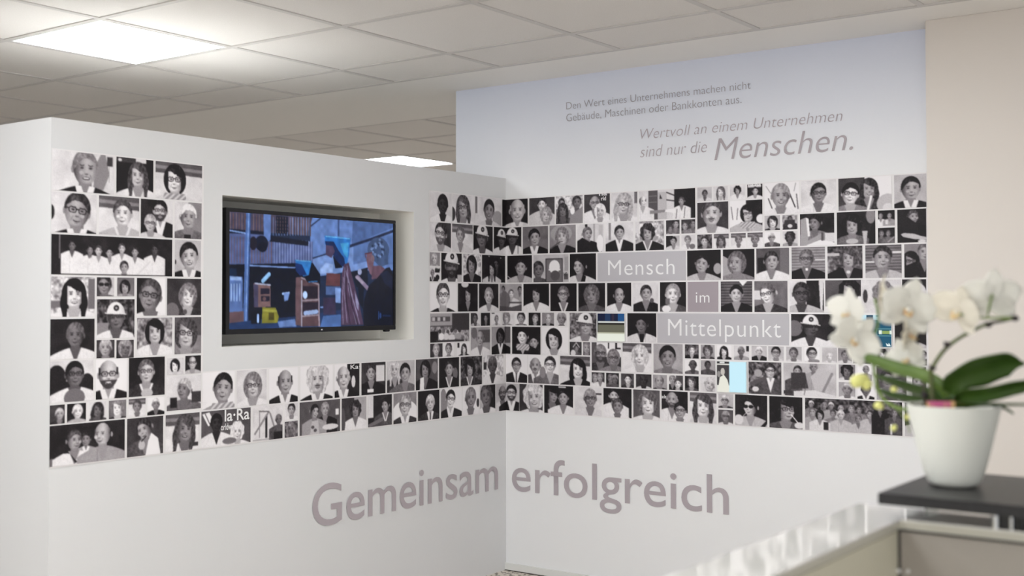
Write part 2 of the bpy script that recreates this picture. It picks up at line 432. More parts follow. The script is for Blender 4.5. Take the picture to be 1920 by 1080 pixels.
def person(c, u, v, hh, hair, skin, cloth, fl, r):
    hh = hh / 100; hx = u / 100 * c.asp; hy = v / 100
    tilt = 0
    if 'r' in fl:
        j = fl.index('r'); q = ''
        for ch in fl[j + 1:]:
            if ch in '-0123456789': q += ch
            else: break
        tilt = math.radians(float(q)); fl = fl[:j] + fl[j + 1 + len(q):]
    st, ht = hair[0], tone(hair[1])
    X0 = (c.X - hx) / hh; Y0 = (c.Y - hy) / hh
    x = X0 * math.cos(tilt) + Y0 * math.sin(tilt); y = -X0 * math.sin(tilt) + Y0 * math.cos(tilt)
    tn = smooth_noise(c.U.shape, 4, r); fn = smooth_noise(c.U.shape, 2, r)
    sk = max(tone(skin), tone(1.7)); cl = tone(cloth)
    A = c.a[..., 0]
    def put(mask, val):
        if np.isscalar(val): A[mask] = val
        else: A[mask] = val[mask]
    hairv = np.clip(ht + tn * 0.16 + fn * .08 + 0.035 * np.sin(x * 34 + y * 12) + .10 * np.exp(-((x + .12) / .14) ** 2 - ((y + .36) / .09) ** 2) - .05, .1, .88)
    side = -1 if 'L' in fl else (1 if 'R' in fl else 0)
    turn = side * 0.13 if side else (r.random() - 0.5) * 0.07
    pr = 1 if r.random() > .5 else -1
    # hair behind the head
    if st == 'm': put((x / .5) ** 2 + ((y + .02) / .58) ** 2 < 1, hairv)
    if st == 'l':
        put((x / .50) ** 2 + ((y + .02) / .58) ** 2 < 1, hairv)
        put((np.abs(x) < .50 + .05 * np.sin(y * 6)) & (y > 0) & (y < 1.0), hairv)
    if st == 'c':
        a = np.arctan2(y, x)
        put((x / .56) ** 2 + ((y + .08) / .60) ** 2 < 1 + .10 * np.sin(a * 9), hairv)
    # neck, shoulders, clothes
    put((np.abs(X0) < .21 + np.clip(Y0 - .5, 0, 1) * .25) & (Y0 > .25) & (Y0 < .8), sk * .80)
    sh = (Y0 > .47 + .34 * np.clip(np.abs(X0) - .18, 0, 2) ** 1.4) & (np.abs(X0) < 1.22)
    if 'x' in fl: pass
    fold = tn * .08 - .03 * np.abs(X0)
    put(sh, np.clip(min(cl, .84) + fold * (1.4 if cl < .6 else .6) - .10 * (np.abs(X0 - .25 * pr) < .012) * (cl > .5), .1, .88))
    Vn = sh & (np.abs(X0) < .30 - (Y0 - .47) * .42)
    if 'j' in fl:
        put(sh & (np.abs(X0) < .33 - (Y0 - .47) * .30), tone(8.6))
        put(sh & (np.abs(X0) < .13 - (Y0 - .47) * .4), sk * .85)
        if 't' in fl: put(sh & (np.abs(X0) < .06) & (Y0 > .56), tone(3))
    else:
        put(Vn, sk * .84)
        if 'w' in fl:
            put(sh & (np.abs(np.abs(X0) - (.32 - (Y0 - .47) * .42)) < .055) & (Y0 < 1.15), tone(8.4))
    if 'x' in fl:
        put((Y0 > .46) & (Y0 < .86) & (np.abs(X0) < .52 - .4 * np.abs(Y0 - .64)), np.clip(tone(6.5) + .12 * np.sin(X0 * 25 + Y0 * 30), 0, .88))
    if st == 'l':
        put((np.abs(x) < .50 + .05 * np.sin(y * 6)) & (np.abs(x) > .25 + np.clip(y - .3, 0, 1) * .1) & (y > .1) & (y < .95), hairv)
    # head
    if st in 's':
        put((x / .415) ** 2 + ((y + .09) / .455) ** 2 < 1, hairv)
    if st in 'bh' or st == 's':
        for sgn in (-1, 1):
            put(((x - sgn * .39 + turn * .5) / .05) ** 2 + ((y - .02) / .11) ** 2 < 1, sk * .88)
    if st == 'b':
        put((x / .375) ** 2 + ((y + .06) / .40) ** 2 < 1, hairv)
    rx = .385 - .22 * np.clip(y, 0, .6) ** 1.6
    face = (x / rx) ** 2 + ((y - .0) / .49) ** 2 < 1
    shade = sk * (1.08 - .26 * (np.abs(x - turn) / .37) ** 2 + .05 * np.exp(-((x / .2) ** 2 + ((y + .22) / .1) ** 2)) - .22 * np.clip(x * pr + .06, 0, .4) / .35) + tn * .02
    shade = np.where(y > .36, shade * .93, shade)
    if st == 'b': face = (x / rx) ** 2 + ((y + .01) / .48) ** 2 < 1
    put(face, np.clip(shade, .1, .88))
    if side:
        put(((x - side * .33) / .07) ** 2 + ((y - .08) / .08) ** 2 < 1, sk * .98)
    # front hair
    if st == 's':
        put(((x / .412) ** 2 + ((y + .09) / .452) ** 2 < 1) & (y < -.30 + 1.7 * (x - turn) ** 2 + .12 * x * pr + tn * .05), hairv)
        put(((x / .412) ** 2 + ((y + .09) / .452) ** 2 < 1) & (np.abs(x) > .345) & (y < -.02), hairv)
    elif st in 'mlc':
        sw = .10 * np.sin((x + turn) * 5)
        put(((x / .42) ** 2 + ((y + .08) / .50) ** 2 < 1) & (y < -.22 + sw + tn * .06), hairv)
        put(((x / .47) ** 2 + ((y + .05) / .52) ** 2 < 1) & (np.abs(x - turn * .5) > .285) & (y < .42), hairv)
    elif st == 'b':
        put((np.abs(x) > .31) & (np.abs(x) < .375) & (y < 0) & (y > -.25), hairv)
    elif st == 'h':
        dome = ((x / .43) ** 2 + ((y + .18) / .47) ** 2 < 1) & (y < -.16)
        put(dome, np.clip(.84 - .25 * np.clip(x * 1.4, 0, 1) ** 2, 0, 1))
        put((np.abs(x) < .52) & (y < -.14 + .12 * x) & (y > -.20 + .12 * x), .80)
        put((np.abs(x) < .50) & (y < -.11 + .12 * x) & (y > -.14 + .12 * x), .18)
        put(((x - .04) / .13) ** 2 + ((y + .40) / .12) ** 2 < 1, .20)
        put(((x - .04) / .06) ** 2 + ((y + .40) / .05) ** 2 < 1, .6)
        put((y > -.12) & (y < .02) & face, sk * .62)
    # features
    ex = .142; t = turn
    dark = max(.10, sk * .32)
    for sgn in (-1, 1):
        if side and sgn == -side * -1 and False: continue
        cx_ = sgn * ex + t
        put(((x - cx_) / .078) ** 2 + ((y + .045) / .048) ** 2 < 1, sk * .84)
        put(((x - cx_) / .046) ** 2 + ((y + .035) / .020) ** 2 < 1, dark * 1.15)
        put((np.abs(x - cx_) < .08) & (np.abs(y + .125 - .02 * np.cos((x - cx_) * 20)) < .016), min(sk * .55, ht + .18))
        put(((x - cx_ * 1.15) / .07) ** 2 + ((y - .10) / .055) ** 2 < 1, min(.88, sk * 1.08))
    put(((x - t * 1.3) / .028) ** 2 + ((y - .03) / .10) ** 2 < 1, min(.88, sk * 1.08))
    put(((x - t * 1.3 - .0) / .065) ** 2 + ((y - .135) / .022) ** 2 < 1, sk * .68)
    my = .255
    put(face & (y > .40), sk * .86)
    for sgn in (-1, 1):
        put((np.abs(x - t - sgn * (.12 + .35 * (y - .13))) < .010) & (y > .13) & (y < .27), sk * .80)
    if 'd' in fl:
        put(face & (y > .17) & ~(((x - t) / .09) ** 2 + ((y - .255) / .035) ** 2 < 1) & ((np.abs(x) > .12) | (y > .30) | (y < .23)) & (y > .17 + .0 * x), min(ht + .10, sk * .55))
    if 'u' in fl:
        put(((x - t) / .13) ** 2 + ((y - .195) / .035) ** 2 < 1, min(ht + .08, sk * .5))
    if 'o' in fl:
        put(((x - t) / .125) ** 2 + ((y - my) / .050) ** 2 < 1, sk * .5)
        put(((x - t) / .10) ** 2 + ((y - my + .008) / .024) ** 2 < 1, min(.84, sk * 1.3))
    else:
        put(((x - t) / .12) ** 2 + ((y - my - .02 + 2.2 * (x - t) ** 2) / .020) ** 2 < 1, sk * .52)
        put(((x - t) / .07) ** 2 + ((y - my - .065) / .014) ** 2 < 1, sk * .86)
    if 'g' in fl or 'S' in fl:
        for sgn in (-1, 1):
            q = (np.abs((x - sgn * .155 - t) / .125) ** 3 + np.abs((y + .035) / .085) ** 3)
            if 'S' in fl: put(q < 1, .12)
            else: put((q < 1) & (q > .50), .16)
        put((np.abs(x - t) < .05) & (np.abs(y + .06) < .014), .16)
        put((np.abs(x - t) > .27) & (np.abs(x) < .37) & (np.abs(y + .06) < .014), .2)

def run_ops(c, ops, pre, conv):
    for op in ops:
        if not op: continue
        p_ = op[0] == '<'
        if p_ != pre: continue
        if p_: op = op[1:]
        k = op.split(); f = [float(q) for q in k[1:]]
        col = conv(f[-1])
        if k[0] == 'r': c.rect(*f[:4], col)
        elif k[0] == 'e': c.ell(*f[:4], col)
        elif k[0] == 'l': c.line(*f[:5], col)
        elif k[0] == 'p': c.poly(list(zip(f[:-1:2], f[1:-1:2])), col)

def to_print(g):
    """grey tone to the slightly warm ink colours of the print (reflectance)"""
    g = np.clip(g[..., 0] if g.ndim == 3 else g, 0.08, 0.92)
    g = np.clip((g - 0.5) * 1.24 + 0.475, 0.10, 0.90)
    w = 1 - np.abs(g * 2 - 1) * .5
    rgb = np.stack([g + .010 * w, g - .012 * w, g + .004 * w], -1)
    return np.minimum(lin(rgb) * K_WALL, 0.9)

OFF = 0.0025
def wall_point(s, z, off=OFF):
    return (off, s, z) if s < 0 else (s, -off, z)

def picture_mesh(name, s0, s1, z0, z1, rgb, mat, parent, off=OFF, curve=wall_point):
    """rgb: array (rows, columns, 3) from top row down; mesh folds round the room corner at s = 0"""
    ny, nx = rgb.shape[:2]
    S_ = np.linspace(s0, s1, nx); Z_ = np.linspace(z1, z0, ny)
    if s0 < 0 < s1:
        k = int(np.argmin(np.abs(S_))); S_[k] = 0.0
    co = np.zeros((ny, nx, 3))
    for i, s in enumerate(S_):
        if s < 0: co[:, i, 0] = off; co[:, i, 1] = min(s, -off)
        else: co[:, i, 0] = max(s, off); co[:, i, 1] = -off
    co[:, :, 2] = Z_[:, None]
    idx = np.arange(ny * nx).reshape(ny, nx)
    a, b_, c_, d = idx[:-1, :-1], idx[1:, :-1], idx[1:, 1:], idx[:-1, 1:]
    quads = np.stack([a, b_, c_, d], -1).reshape(-1, 4)
    me = bpy.data.meshes.new(name)
    me.vertices.add(ny * nx); me.vertices.foreach_set('co', co.reshape(-1))
    nq = len(quads)
    me.loops.add(nq * 4); me.loops.foreach_set('vertex_index', quads.reshape(-1).astype(np.int32))
    me.polygons.add(nq); me.polygons.foreach_set('loop_start', np.arange(0, nq * 4, 4, dtype=np.int32))
    me.update(calc_edges=True)
    at = me.color_attributes.new('picture', 'FLOAT_COLOR', 'POINT')
    rgba = np.ones((ny, nx, 4), dtype=np.float32); rgba[..., :3] = rgb
    at.data.foreach_set('color', rgba.reshape(-1))
    return link(name, me, mat, parent)

HAIR = {'s': 'short', 'm': 'shoulder-length', 'l': 'long', 'c': 'curly', 'b': 'receding', 'h': 'helmet'}
def describe(people):
    n = len(people)
    if n == 0: return None
    if n >= 3: return 'black-and-white group photo of %s people' % ('three' if n == 3 else 'several')
    def one(p):
        st, t = p[3][0], int(p[3][1])
        if st == 'h': return 'person in a white mining helmet'
        q = 'dark' if t < 4 else ('grey' if t < 7 else 'light')
        g = ' and glasses' if 'g' in p[6] else (' and sunglasses' if 'S' in p[6] else '')
        return 'person with %s %s hair%s' % (HAIR[st], q, g)
    return 'black-and-white portrait of ' + ' beside a '.join(one(p) for p in people)

PHOTOS = """
-24288|-22008|16395|17680|8|52 42 88 s5 6 1 jo|<p 78 0 85 0 92 50 82 90 65 95 68 30 5;r 88 5 97 28 2;r 91 28 92 70 4
-21910|-20424|16395|17680|0|58 46 62 l3 7 9 |<r 0 0 52 14 2;<r 52 0 80 12 8;<e 10 8 5 4 8
-20333|-18323|16395|17680|b|41 48 74 m1 8 8 gx|
-24315|-22671|15050|16335|8|56 46 90 s2 6 1 jgr8|<e 0 50 7 18 1
-22575|-20999|15050|16335|b|58 44 70 s3 8 7 w|
-20928|-19601|15050|16335|v18|60 30 56 s1 7 1 jgd/30 64 46 s7 7 8 g|
-19516|-18339|15050|16335|v85|50 42 68 s9 6 4 r4|r 35 88 60 100 1
-24314|-19615|13700|14985|1|16 27 26 s1 4 9 /30 37 24 s1 5 9 /37 38 26 s3 7 9 /46 42 26 s1 6 9 /56 30 26 s3 7 9 /67 38 26 s2 6 9 /84 30 28 s1 3 9 /58 78 32 s2 6 9 |<r 6 0 7 60 5;l 68 100 80 62 5 8;r 0 97 100 100 1
-19501|-18361|13700|14985|7|54 45 74 s1 7 1 jor-6|e 3 60 4 6 2
-24315|-22718|12345|13630|t7|52 46 70 l0 8 9 o|<r 0 60 25 76 4;<r 84 5 100 80 4
-22637|-21972|13005|13630|v27|45 42 100 s2 5 3 S|
-21853|-21177|13005|13630|4|45 52 66 m1 6 6 |
-21072|-19897|12345|13630|v19|47 48 84 s3 5 9 gr8|
-19823|-18342|12345|13630|2|60 48 62 m5 8 2 r14|e 15 90 20 25 4;e 52 90 6 7 3
-22620|-21164|11610|12908|t2|50 48 62 h9 4 9 r-4|l 78 40 100 98 3 2;<r 0 60 30 100 5
-24327|-22716|10985|12270|1|56 42 62 s4 4 9 w|
-22633|-21947|10968|11559|2|50 45 95 s7 6 1 |
-21870|-21185|10938|11538|2|50 48 90 m6 4 2 |
-21059|-19600|10985|12270|t5|50 40 62 m0 7 9 |
-19492|-18335|10985|12270|h35|42 46 78 m3 7 5 gr6|
-24327|-22752|9610|10925|h82|56 35 62 s0 4 9 g|<e 15 45 22 35 1;<e 85 65 18 32 1;<r 0 50 100 78 1;e 56 90 24 22 4
-22652|-21455|9610|10925|9|40 40 74 b1 7 1 jgdo|
-21374|-19908|9610|10925|1|48 38 60 s4 7 2 wg|e 50 92 16 12 7
-19808|-19105|10271|10857|8|48 48 70 m1 9 8 |
-19026|-18341|10279|10908|1|45 42 70 b2 7 7 g|
-19814|-18336|9025|10205|8|50 40 62 s7 5 4 Lr10|r 72 48 100 80 2;r 10 62 30 92 1
-24327|-23795|8935|9540|2|65 50 60 s8 6 2 |
-23708|-23018|8935|9540|1|55 45 74 s9 8 7 |
-22905|-22244|8935|9540|8|50 46 74 l2 4 3 r8|
-22150|-21473|8935|9540|4|50 45 84 m5 9 2 |
-21374|-20697|8935|9540|b|50 45 68 s3 5 9 |
-20626|-19913|8935|9540|9|50 40 64 s8 5 0 |
-24327|-21526|7595|8885|1|47 42 34 s2 5 6 j/32 42 50 s3 6 9 R/69 34 60 b4 7 6 L|p 15 70 22 62 36 95 33 97 26 72 1;<e 3 92 6 12 4
-21431|-19963|7595|8885|2|48 32 56 s2 6 3 r-20L|p 66 42 85 58 92 100 50 100 58 62 9;e 40 72 9 12 7;l 40 62 52 50 3 1
-19858|-18388|7595|8885|b|56 44 70 l3 5 9 or8|r 78 80 95 90 2
-18271|-16786|8946|10273|9|63 46 80 s1 6 6 r8x|
-16678|-15230|8946|10273|8|53 46 68 m5 7 9 g|
-15096|-13625|8946|10273|9|55 42 72 b2 6 1 j|
-13484|-11717|8946|10273|9|53 42 84 c8 7 1 ju|
-11605|-10173|8946|10273|v91|35 42 72 b8 7 1 j|e 75 55 8 18 8
-10046|-8582|8946|10273|2|40 33 52 s2 6 1 |<r 60 10 95 60 8;r 25 82 50 92 9
-8482|-6720|8946|10273|7|28 30 52 l8 7 2 /65 42 62 s1 6 4 o|
-6624|-5139|8946|10273|3|43 36 54 m1 5 1 |p 20 62 36 58 38 100 18 100 9;<e 85 30 12 20 5
-5047|-3624|8946|10273|1|50 38 54 s2 6 0 w|<e 80 55 12 20 4
-3508|-1917|8946|10273|t2|42 44 52 c1 6 2 w|
-1794|-249|8946|10273|t8|45 38 62 s4 3 9 |<r 0 25 15 50 2
-18307|-16013|7595|8885|3|30 36 50 s0 1 9 o/72 66 46 c9 8 9 |<p 2 8 16 4 26 34 14 42 9;<l 8 8 18 40 3 3;e 56 88 14 9 4
-15909|-14413|7595|8885|8|86 44 30 s4 4 3 |r 42 28 48 92 1;l 8 78 55 16 6 5;l 55 16 70 60 6 5;l 22 15 55 18 3 3;r 70 78 98 100 1;r 0 95 60 97 5;l 44 3 68 26 7 8;r 22 15 24 90 5
-14304|-13622|8285|8885|8|52 40 76 s1 6 9 |
-14302|-13619|7595|8205|t4|48 52 76 l5 4 2 |
-13522|-11298|7595|8885|3|62 28 42 s6 6 1 /36 32 42 s1 6 6 Rr12|p 30 60 45 58 48 100 25 100 7;e 32 78 4 5 3;e 38 88 4 5 3;r 88 30 96 48 9;e 75 82 20 9 8
-11198|-9757|7595|8885|v26|55 40 48 c2 5 9 w|e 5 70 10 40 3
-9644|-8178|7595|8885|1|72 35 44 s1 6 3 Lw|<r 0 0 22 70 8;l 5 95 60 78 12 4
-8077|-6589|7595|8885|5|50 42 72 s6 7 2 gjr5|<e 50 80 60 55 9
-6482|-5029|7595|8885|0|57 44 56 s8 7 2 jt|
-4917|-3432|7595|8885|9|45 38 62 s1 8 1 jgr10|<e 12 50 18 50 5
-3354|-2142|7595|8885|9|48 42 74 s5 5 9 o|e 92 60 9 15 2
-2081|-887|7595|8885|v71|42 40 82 s3 4 9 r-6|
-845|791|7595|8885|7|32 36 56 b2 5 8 gd/72 36 58 s1 7 0 jgd|
-5652|-4156|16395|17680|8|58 42 68 s0 1 9 o|
-4098|-2470|16395|17680|8|48 46 78 l3 6 9 gr-4|<e 0 70 14 25 2
-2409|-401|16395|17680|8|52 46 76 s0 5 8 or8|<r 0 0 8 60 4;<e 85 75 20 30 6
-316|1311|16395|17680|1|62 44 86 b7 7 8 jo|
1404|2854|16395|17680|2|50 26 46 s2 8 8 o/67 66 54 m6 7 8 |
2929|4407|16395|17680|t7|78 26 46 s2 4 7 /22 26 34 s2 5 5 /26 52 46 l2 4 3 |p 55 70 100 40 100 100 50 100 5;e 62 55 8 12 9
4494|5868|16395|17680|2|42 32 50 b8 6 9 go/62 62 48 m9 7 9 o|
5953|7298|16395|17680|8|48 44 72 l7 7 9 gr6|<r 88 0 100 40 4
7394|10171|16395|17680|8|76 42 28 s3 6 9 L/7 36 36 b2 8 9 R|<r 17 0 34 100 3;<l 18 20 32 20 2 5;<l 18 40 32 40 2 5;<r 34 8 50 100 7;<p 38 14 42 30 37 30 2;<r 50 0 64 75 8;<l 50 35 64 40 4 2;<l 50 10 64 22 4 2;<r 63 0 100 100 1;p 46 68 64 66 66 80 46 74 9;p 20 68 48 68 46 76 20 80 5;l 68 68 66 100 2 2;l 82 62 80 100 2 2
10275|10961|17085|17680|7|52 46 50 s2 4 8 |
11036|11710|17085|17680|8|52 40 66 l4 8 8 |
11821|12495|17085|17680|8|50 38 50 c1 6 9 |
12609|13290|17085|17680|1|52 48 54 s2 7 9 |<r 5 4 90 22 8
10269|11728|15715|17025|2|46 38 84 s3 7 9 uw|
11802|13283|15715|17025|v91|55 44 52 m1 7 7 gr-8x|<l 5 20 10 60 3 4;<l 25 25 22 60 3 4;e 95 60 14 14 9
13383|14896|16395|17680|9|47 44 76 s6 6 9 ow|<l 12 50 22 80 4 3;<l 72 35 88 80 4 2;<l 92 40 96 85 4 4;<l 5 10 20 35 3 6;<l 90 5 85 30 3 6
14983|16457|16395|17680|8|50 42 62 s1 5 9 g|
16557|18695|16395|17680|v29|58 38 58 l2 6 2 o/23 50 66 s0 8 5 gr8|e 92 84 20 30 7;e 93 96 10 14 8;l 62 60 56 100 7 9
18799|20032|16395|17680|7|52 44 70 s1 6 1 j|
8746|9408|15730|16335|2|70 30 60 s2 6 4 /35 65 50 s3 5 6 |
9494|10165|15730|16335|2|28 45 60 s3 6 4 /82 35 60 s2 5 5 |
8742|9404|15050|15655|v17|55 40 60 s1 6 8 r15|
9490|10161|15050|15655|8|48 35 60 s4 6 9 r-15|e 78 80 20 18 4
10263|10961|15050|15655|t3|50 48 66 s2 7 3 |
11049|11746|15050|15655|b|48 50 66 l3 5 9 |
11845|12523|15050|15655|b|52 46 62 s4 5 9 |
12603|13288|15050|15655|b|50 48 70 s4 5 9 |
13371|14055|15050|15655|9|46 38 62 s8 6 3 g|
14172|14821|15050|15655|8|50 42 66 c2 3 6 |
13376|14060|15730|16335|7|52 46 76 m2 8 2 |
14166|14826|15730|16335|t6|50 30 40 s2 4 2 |r 15 35 80 75 2;e 50 75 15 12 8
14927|16373|15050|16335|1|44 30 48 s1 5 5 L|p 2 18 18 12 26 30 24 98 2 98 6;p 18 12 26 16 30 70 24 72 9;l 18 95 62 70 14 6;r 72 62 100 90 8;p 20 98 60 82 100 92 100 100 20 100 9;r 62 60 68 85 3
16482|18042|15050|16335|1|40 44 56 c1 6 4 o|e 88 14 12 24 5;p 82 100 88 50 100 30 100 100 0;p 66 60 80 60 76 100 70 100 7;e 40 90 16 8 7
18149|18811|15730|16335|1|18 38 34 s5 6 9 /68 38 34 s5 6 6 |r 45 60 60 90 8
18143|18805|15050|15655|1|22 38 40 s3 5 3 /62 38 40 s3 5 4 |l 60 90 95 60 8 6
18912|20019|15050|16335|1|54 24 40 s3 6 0 R|p 12 74 35 66 80 80 100 84 100 92 60 90 20 82 7;e 85 96 15 5 8;p 10 40 30 20 70 45 75 75 20 70 1
-5653|-4207|15050|16335|v82|50 40 76 s2 7 8 gdr6|
-4119|-2612|15050|16335|b|40 40 58 s4 6 8 o|
-2552|-1079|15050|16335|1|45 44 76 h9 4 9 |
-983|933|15050|16335|0|32 44 58 h9 3 9 /72 38 58 h9 3 9 |r 88 60 90 98 3
1027|2473|15050|16335|4|46 42 62 s1 6 0 jr-4|
2563|4022|15050|16335|5|48 42 60 m5 7 1 |<e 45 30 40 30 6;l 2 85 40 60 5 3
4110|5551|15050|16335|8|38 36 48 s4 6 0 R|<r 60 0 66 100 6;<r 80 5 95 60 7;e 85 70 12 30 9;p 0 60 20 48 50 65 60 100 0 100 1;e 34 6 5 5 1
5636|7086|15050|16335|8|50 36 48 s1 6 1 j|<r 12 0 20 60 5
7196|8638|15050|16335|t7|43 42 52 c2 6 1 w|<r 0 0 15 40 8
-5689|-4988|14385|14985|5|45 50 80 s7 7 7 |
-5690|-4989|13700|14305|8|28 40 50 s5 5 2 w|r 50 10 95 35 1;e 75 70 18 20 1
-4888|-3424|13700|14985|1|50 46 84 h9 4 9 d|r 78 75 100 100 7
-3307|-1989|13700|14985|t7|47 40 60 m1 5 0 |
-1908|-87|13700|14985|1|60 34 44 s0 3 1 /42 52 46 l1 6 8 |e 30 5 3 2 7;e 80 10 2 2 7
101|1551|13700|14985|0|55 44 62 s1 6 7 r8|l 2 75 30 95 3 7
1638|3626|13700|14985|7|14 55 60 s2 4 3 |r 35 15 83 100 1;r 37 18 81 98 4;e 60 45 15 24 9;r 44 52 76 58 9;e 62 76 13 18 3;r 86 70 98 90 3;r 88 10 98 60 6
3694|5118|13700|14985|0|38 46 62 s1 6 8 L|p 50 75 62 80 58 100 42 100 0
9769|11368|13700|14985|0|44 46 62 s1 6 7 r14|e 90 62 12 18 6
11467|12910|13700|14985|0|45 46 68 m4 6 5 L|<p 0 20 25 35 30 100 0 100 6
12998|14444|13700|14985|3|46 42 60 s2 6 9 w|<r 72 0 100 100 4;<r 5 30 30 100 1
14553|15980|13700|14985|s4|45 38 58 s4 5 0 g|r 42 66 49 74 9;<r 70 38 100 42 8
16080|17514|13700|14985|t3|60 40 56 m3 6 0 |<r 0 22 35 30 7;e 60 80 6 5 8
17633|19061|13700|14985|s3|48 40 70 s2 6 7 |<r 75 20 100 26 8;<r 0 48 25 54 8
19169|20006|13700|14985|5|30 52 52 m1 5 7 g/92 26 50 s4 6 1 |
-5653|-3775|12345|13630|9|47 44 86 s3 8 1 go|
-3698|-2235|12345|13630|1|50 42 50 m1 6 0 |e 35 5 18 10 8
-2134|-636|12345|13630|1|50 46 62 s6 7 9 wo|
-538|949|12345|13630|6|20 20 24 s1 5 5 /92 22 24 s1 5 6 /58 36 30 s4 8 8 |e 30 62 25 35 4;r 48 66 100 72 3;p 0 80 60 85 100 75 100 100 0 100 3
1052|2525|12345|13630|0|50 42 52 m1 6 9 o|
2601|4063|12345|13630|0|50 40 58 s4 6 1 wg|
4159|5597|12345|13630|1|50 44 66 m4 5 3 |
5710|6964|12345|13630|0|50 45 54 b2 6 9 o|
7074|8318|12345|13630|8|52 38 54 s2 6 1 |e 75 62 8 8 3
8425|9702|12345|13630|1|50 42 68 s6 8 3 |r 22 55 38 75 4;e 25 90 16 12 9
11359|12804|12345|13630|s2|50 42 56 s0 7 0 o|p 58 0 84 0 70 16 9
12900|14364|12345|13630|4|42 42 64 s4 8 2 gLr-12|<r 0 30 20 60 8
14457|15913|12345|13630|v81|35 42 68 s2 3 7 go|<p 85 0 100 0 95 100 90 100 8
15980|17443|12345|13630|h39|68 36 60 c1 6 9 |e 22 65 14 18 3;<r 0 50 30 80 3
17471|19032|12345|13630|8|55 45 60 c5 6 8 |e 10 50 6 20 2
19074|19993|12345|13630|1|52 62 84 h9 5 9 |
-5654|-2877|10985|12270|t5||<r 0 0 55 42 6;r 3 12 50 28 3;r 5 14 12 26 7;r 18 14 25 26 7;r 32 14 38 26 7;r 55 0 100 60 2;r 0 42 55 46 3;r 0 62 20 100 1;e 24 62 4 7 2;e 34 60 4 7 4;e 44 64 4 7 3;e 54 60 4 7 2;e 64 62 4 7 4;e 74 60 4 7 2;e 28 80 7 12 9;e 40 80 7 12 8;e 54 84 10 10 8;e 70 80 9 10 6;r 15 92 85 100 2;r 80 65 100 70 6
-2758|-2075|11665|12270|v28|50 42 70 s2 4 7 |
-1994|-1295|11665|12270|1|55 42 60 s1 5 1 |
-1192|-456|11665|12270|9|55 52 60 s5 6 8 |r 5 2 35 10 2
-329|485|11665|12270|8|40 42 90 m5 7 5 |
580|1258|11665|12270|9|50 44 90 s2 6 2 |
1351|2036|11665|12270|1|55 48 66 s5 7 1 r15|
2128|2808|11665|12270|5|50 46 70 b6 7 1 |
2883|3509|11665|12270|8|55 46 96 s6 5 8 |
-2759|-1298|10300|11595|6|48 42 56 b5 6 9 w|<r 40 10 100 55 3;<e 18 20 15 20 4
-1173|278|10300|11595|6|48 36 52 m1 3 1 j|<r 70 0 100 60 3
382|2033|10300|11595|1|75 56 50 s0 6 2 /38 36 58 s0 8 1 x|
2116|3594|10300|11595|9|46 46 70 m0 7 9 or-6|
3676|5136|10985|12270|t4|58 46 72 h9 6 9 o|l 85 20 90 60 4 2
6765|8231|10985|12270|0|50 40 58 s0 4 8 |p 42 72 58 72 55 100 45 100 0
14516|17113|10985|12270|1|32 42 62 h9 3 9 R/84 40 66 h9 3 9 R|<e 5 45 14 25 4
18771|19980|10985|12270|1|45 50 60 l0 5 7 |e 92 22 8 20 4
-5654|-4804|10335|10935|2|48 48 90 s6 7 2 |
-4729|-4008|10335|10935|9|50 46 90 s3 6 8 |
-3778|-2839|10335|10935|9|55 50 66 l2 8 1 |r 5 5 20 40 1
3673|4325|10335|10935|2|55 50 50 s2 5 3 |l 30 40 55 8 8 7;l 55 8 80 40 8 7;e 30 85 20 25 8
4413|4780|10335|10935|3|50 45 80 s5 6 2 |
4873|6427|9655|10935|h92|30 40 62 s5 5 2 gd/74 54 54 m5 5 5 go|<r 0 0 18 100 3;r 56 0 60 22 1;r 80 0 86 24 1;r 86 18 98 24 1
6510|7983|9655|10935|b|60 46 70 m8 8 9 |
8090|9526|9655|10935|6|48 46 76 s0 5 5 o|
9637|10300|10335|10935|t3|50 42 60 s4 8 1 |
10401|11057|10335|10935|6|50 46 70 c3 6 2 |
11170|11839|10335|10935|9|48 44 62 l1 8 1 |
11955|12643|10335|10935|8|48 40 60 s5 4 6 |r 80 5 98 40 1
12757|13433|10335|10935|7|50 36 60 s9 7 0 |
13504|14184|10335|10935|7|50 44 80 s1 6 8 g|
14293|14961|10335|10935|7|48 46 76 s3 5 8 |
15082|15715|10335|10935|9|48 46 86 s1 6 8 g|e 75 92 25 12 5
15827|16449|10335|10935|7|50 60 50 s8 8 8 |
16493|17061|10335|10935|5|50 50 60 s3 5 8 |
17105|17814|10335|10935|5|50 50 60 s6 5 4 |
17921|18595|10335|10935|6|50 40 66 c1 8 3 |
19319|19991|10335|10935|8|80 34 50 s1 6 1 g|
9633|10296|9665|10273|9|58 36 72 b0 3 4 |
10397|11083|9665|10273|6|48 34 56 s1 3 3 |
4869|5553|8946|9575|2|26 42 60 s5 6 9 /66 36 60 s5 6 9 |
5638|6311|8946|9575|1|35 40 60 s4 5 3 /68 46 64 s6 4 3 |
6422|7084|8946|9575|3|55 42 66 s2 8 2 |
7193|7978|8946|9575|2|50 44 76 s2 2 8 |
8058|8749|8946|9575|6|46 46 84 b3 6 2 |
8855|9534|8946|9575|v83|25 30 60 s5 6 1 /62 56 66 s3 8 1 |
9629|10291|8946|9575|1|48 44 68 m3 7 3 |
10380|11079|8946|9575|8|62 52 96 s8 7 1 or20|
-1|1261|8946|10273|9|50 38 50 s1 6 1 jgt|
1323|3055|8946|10273|9|24 38 58 b5 6 3 uj/72 34 58 s2 8 4 go|e 48 60 10 20 5
3145|4776|8946|10273|b|60 46 66 l1 8 1 o|
12612|14072|8946|10273|t3|67 28 42 s2 7 3 jg|e 30 35 12 12 6;l 10 68 50 50 12 3;e 22 84 10 8 8
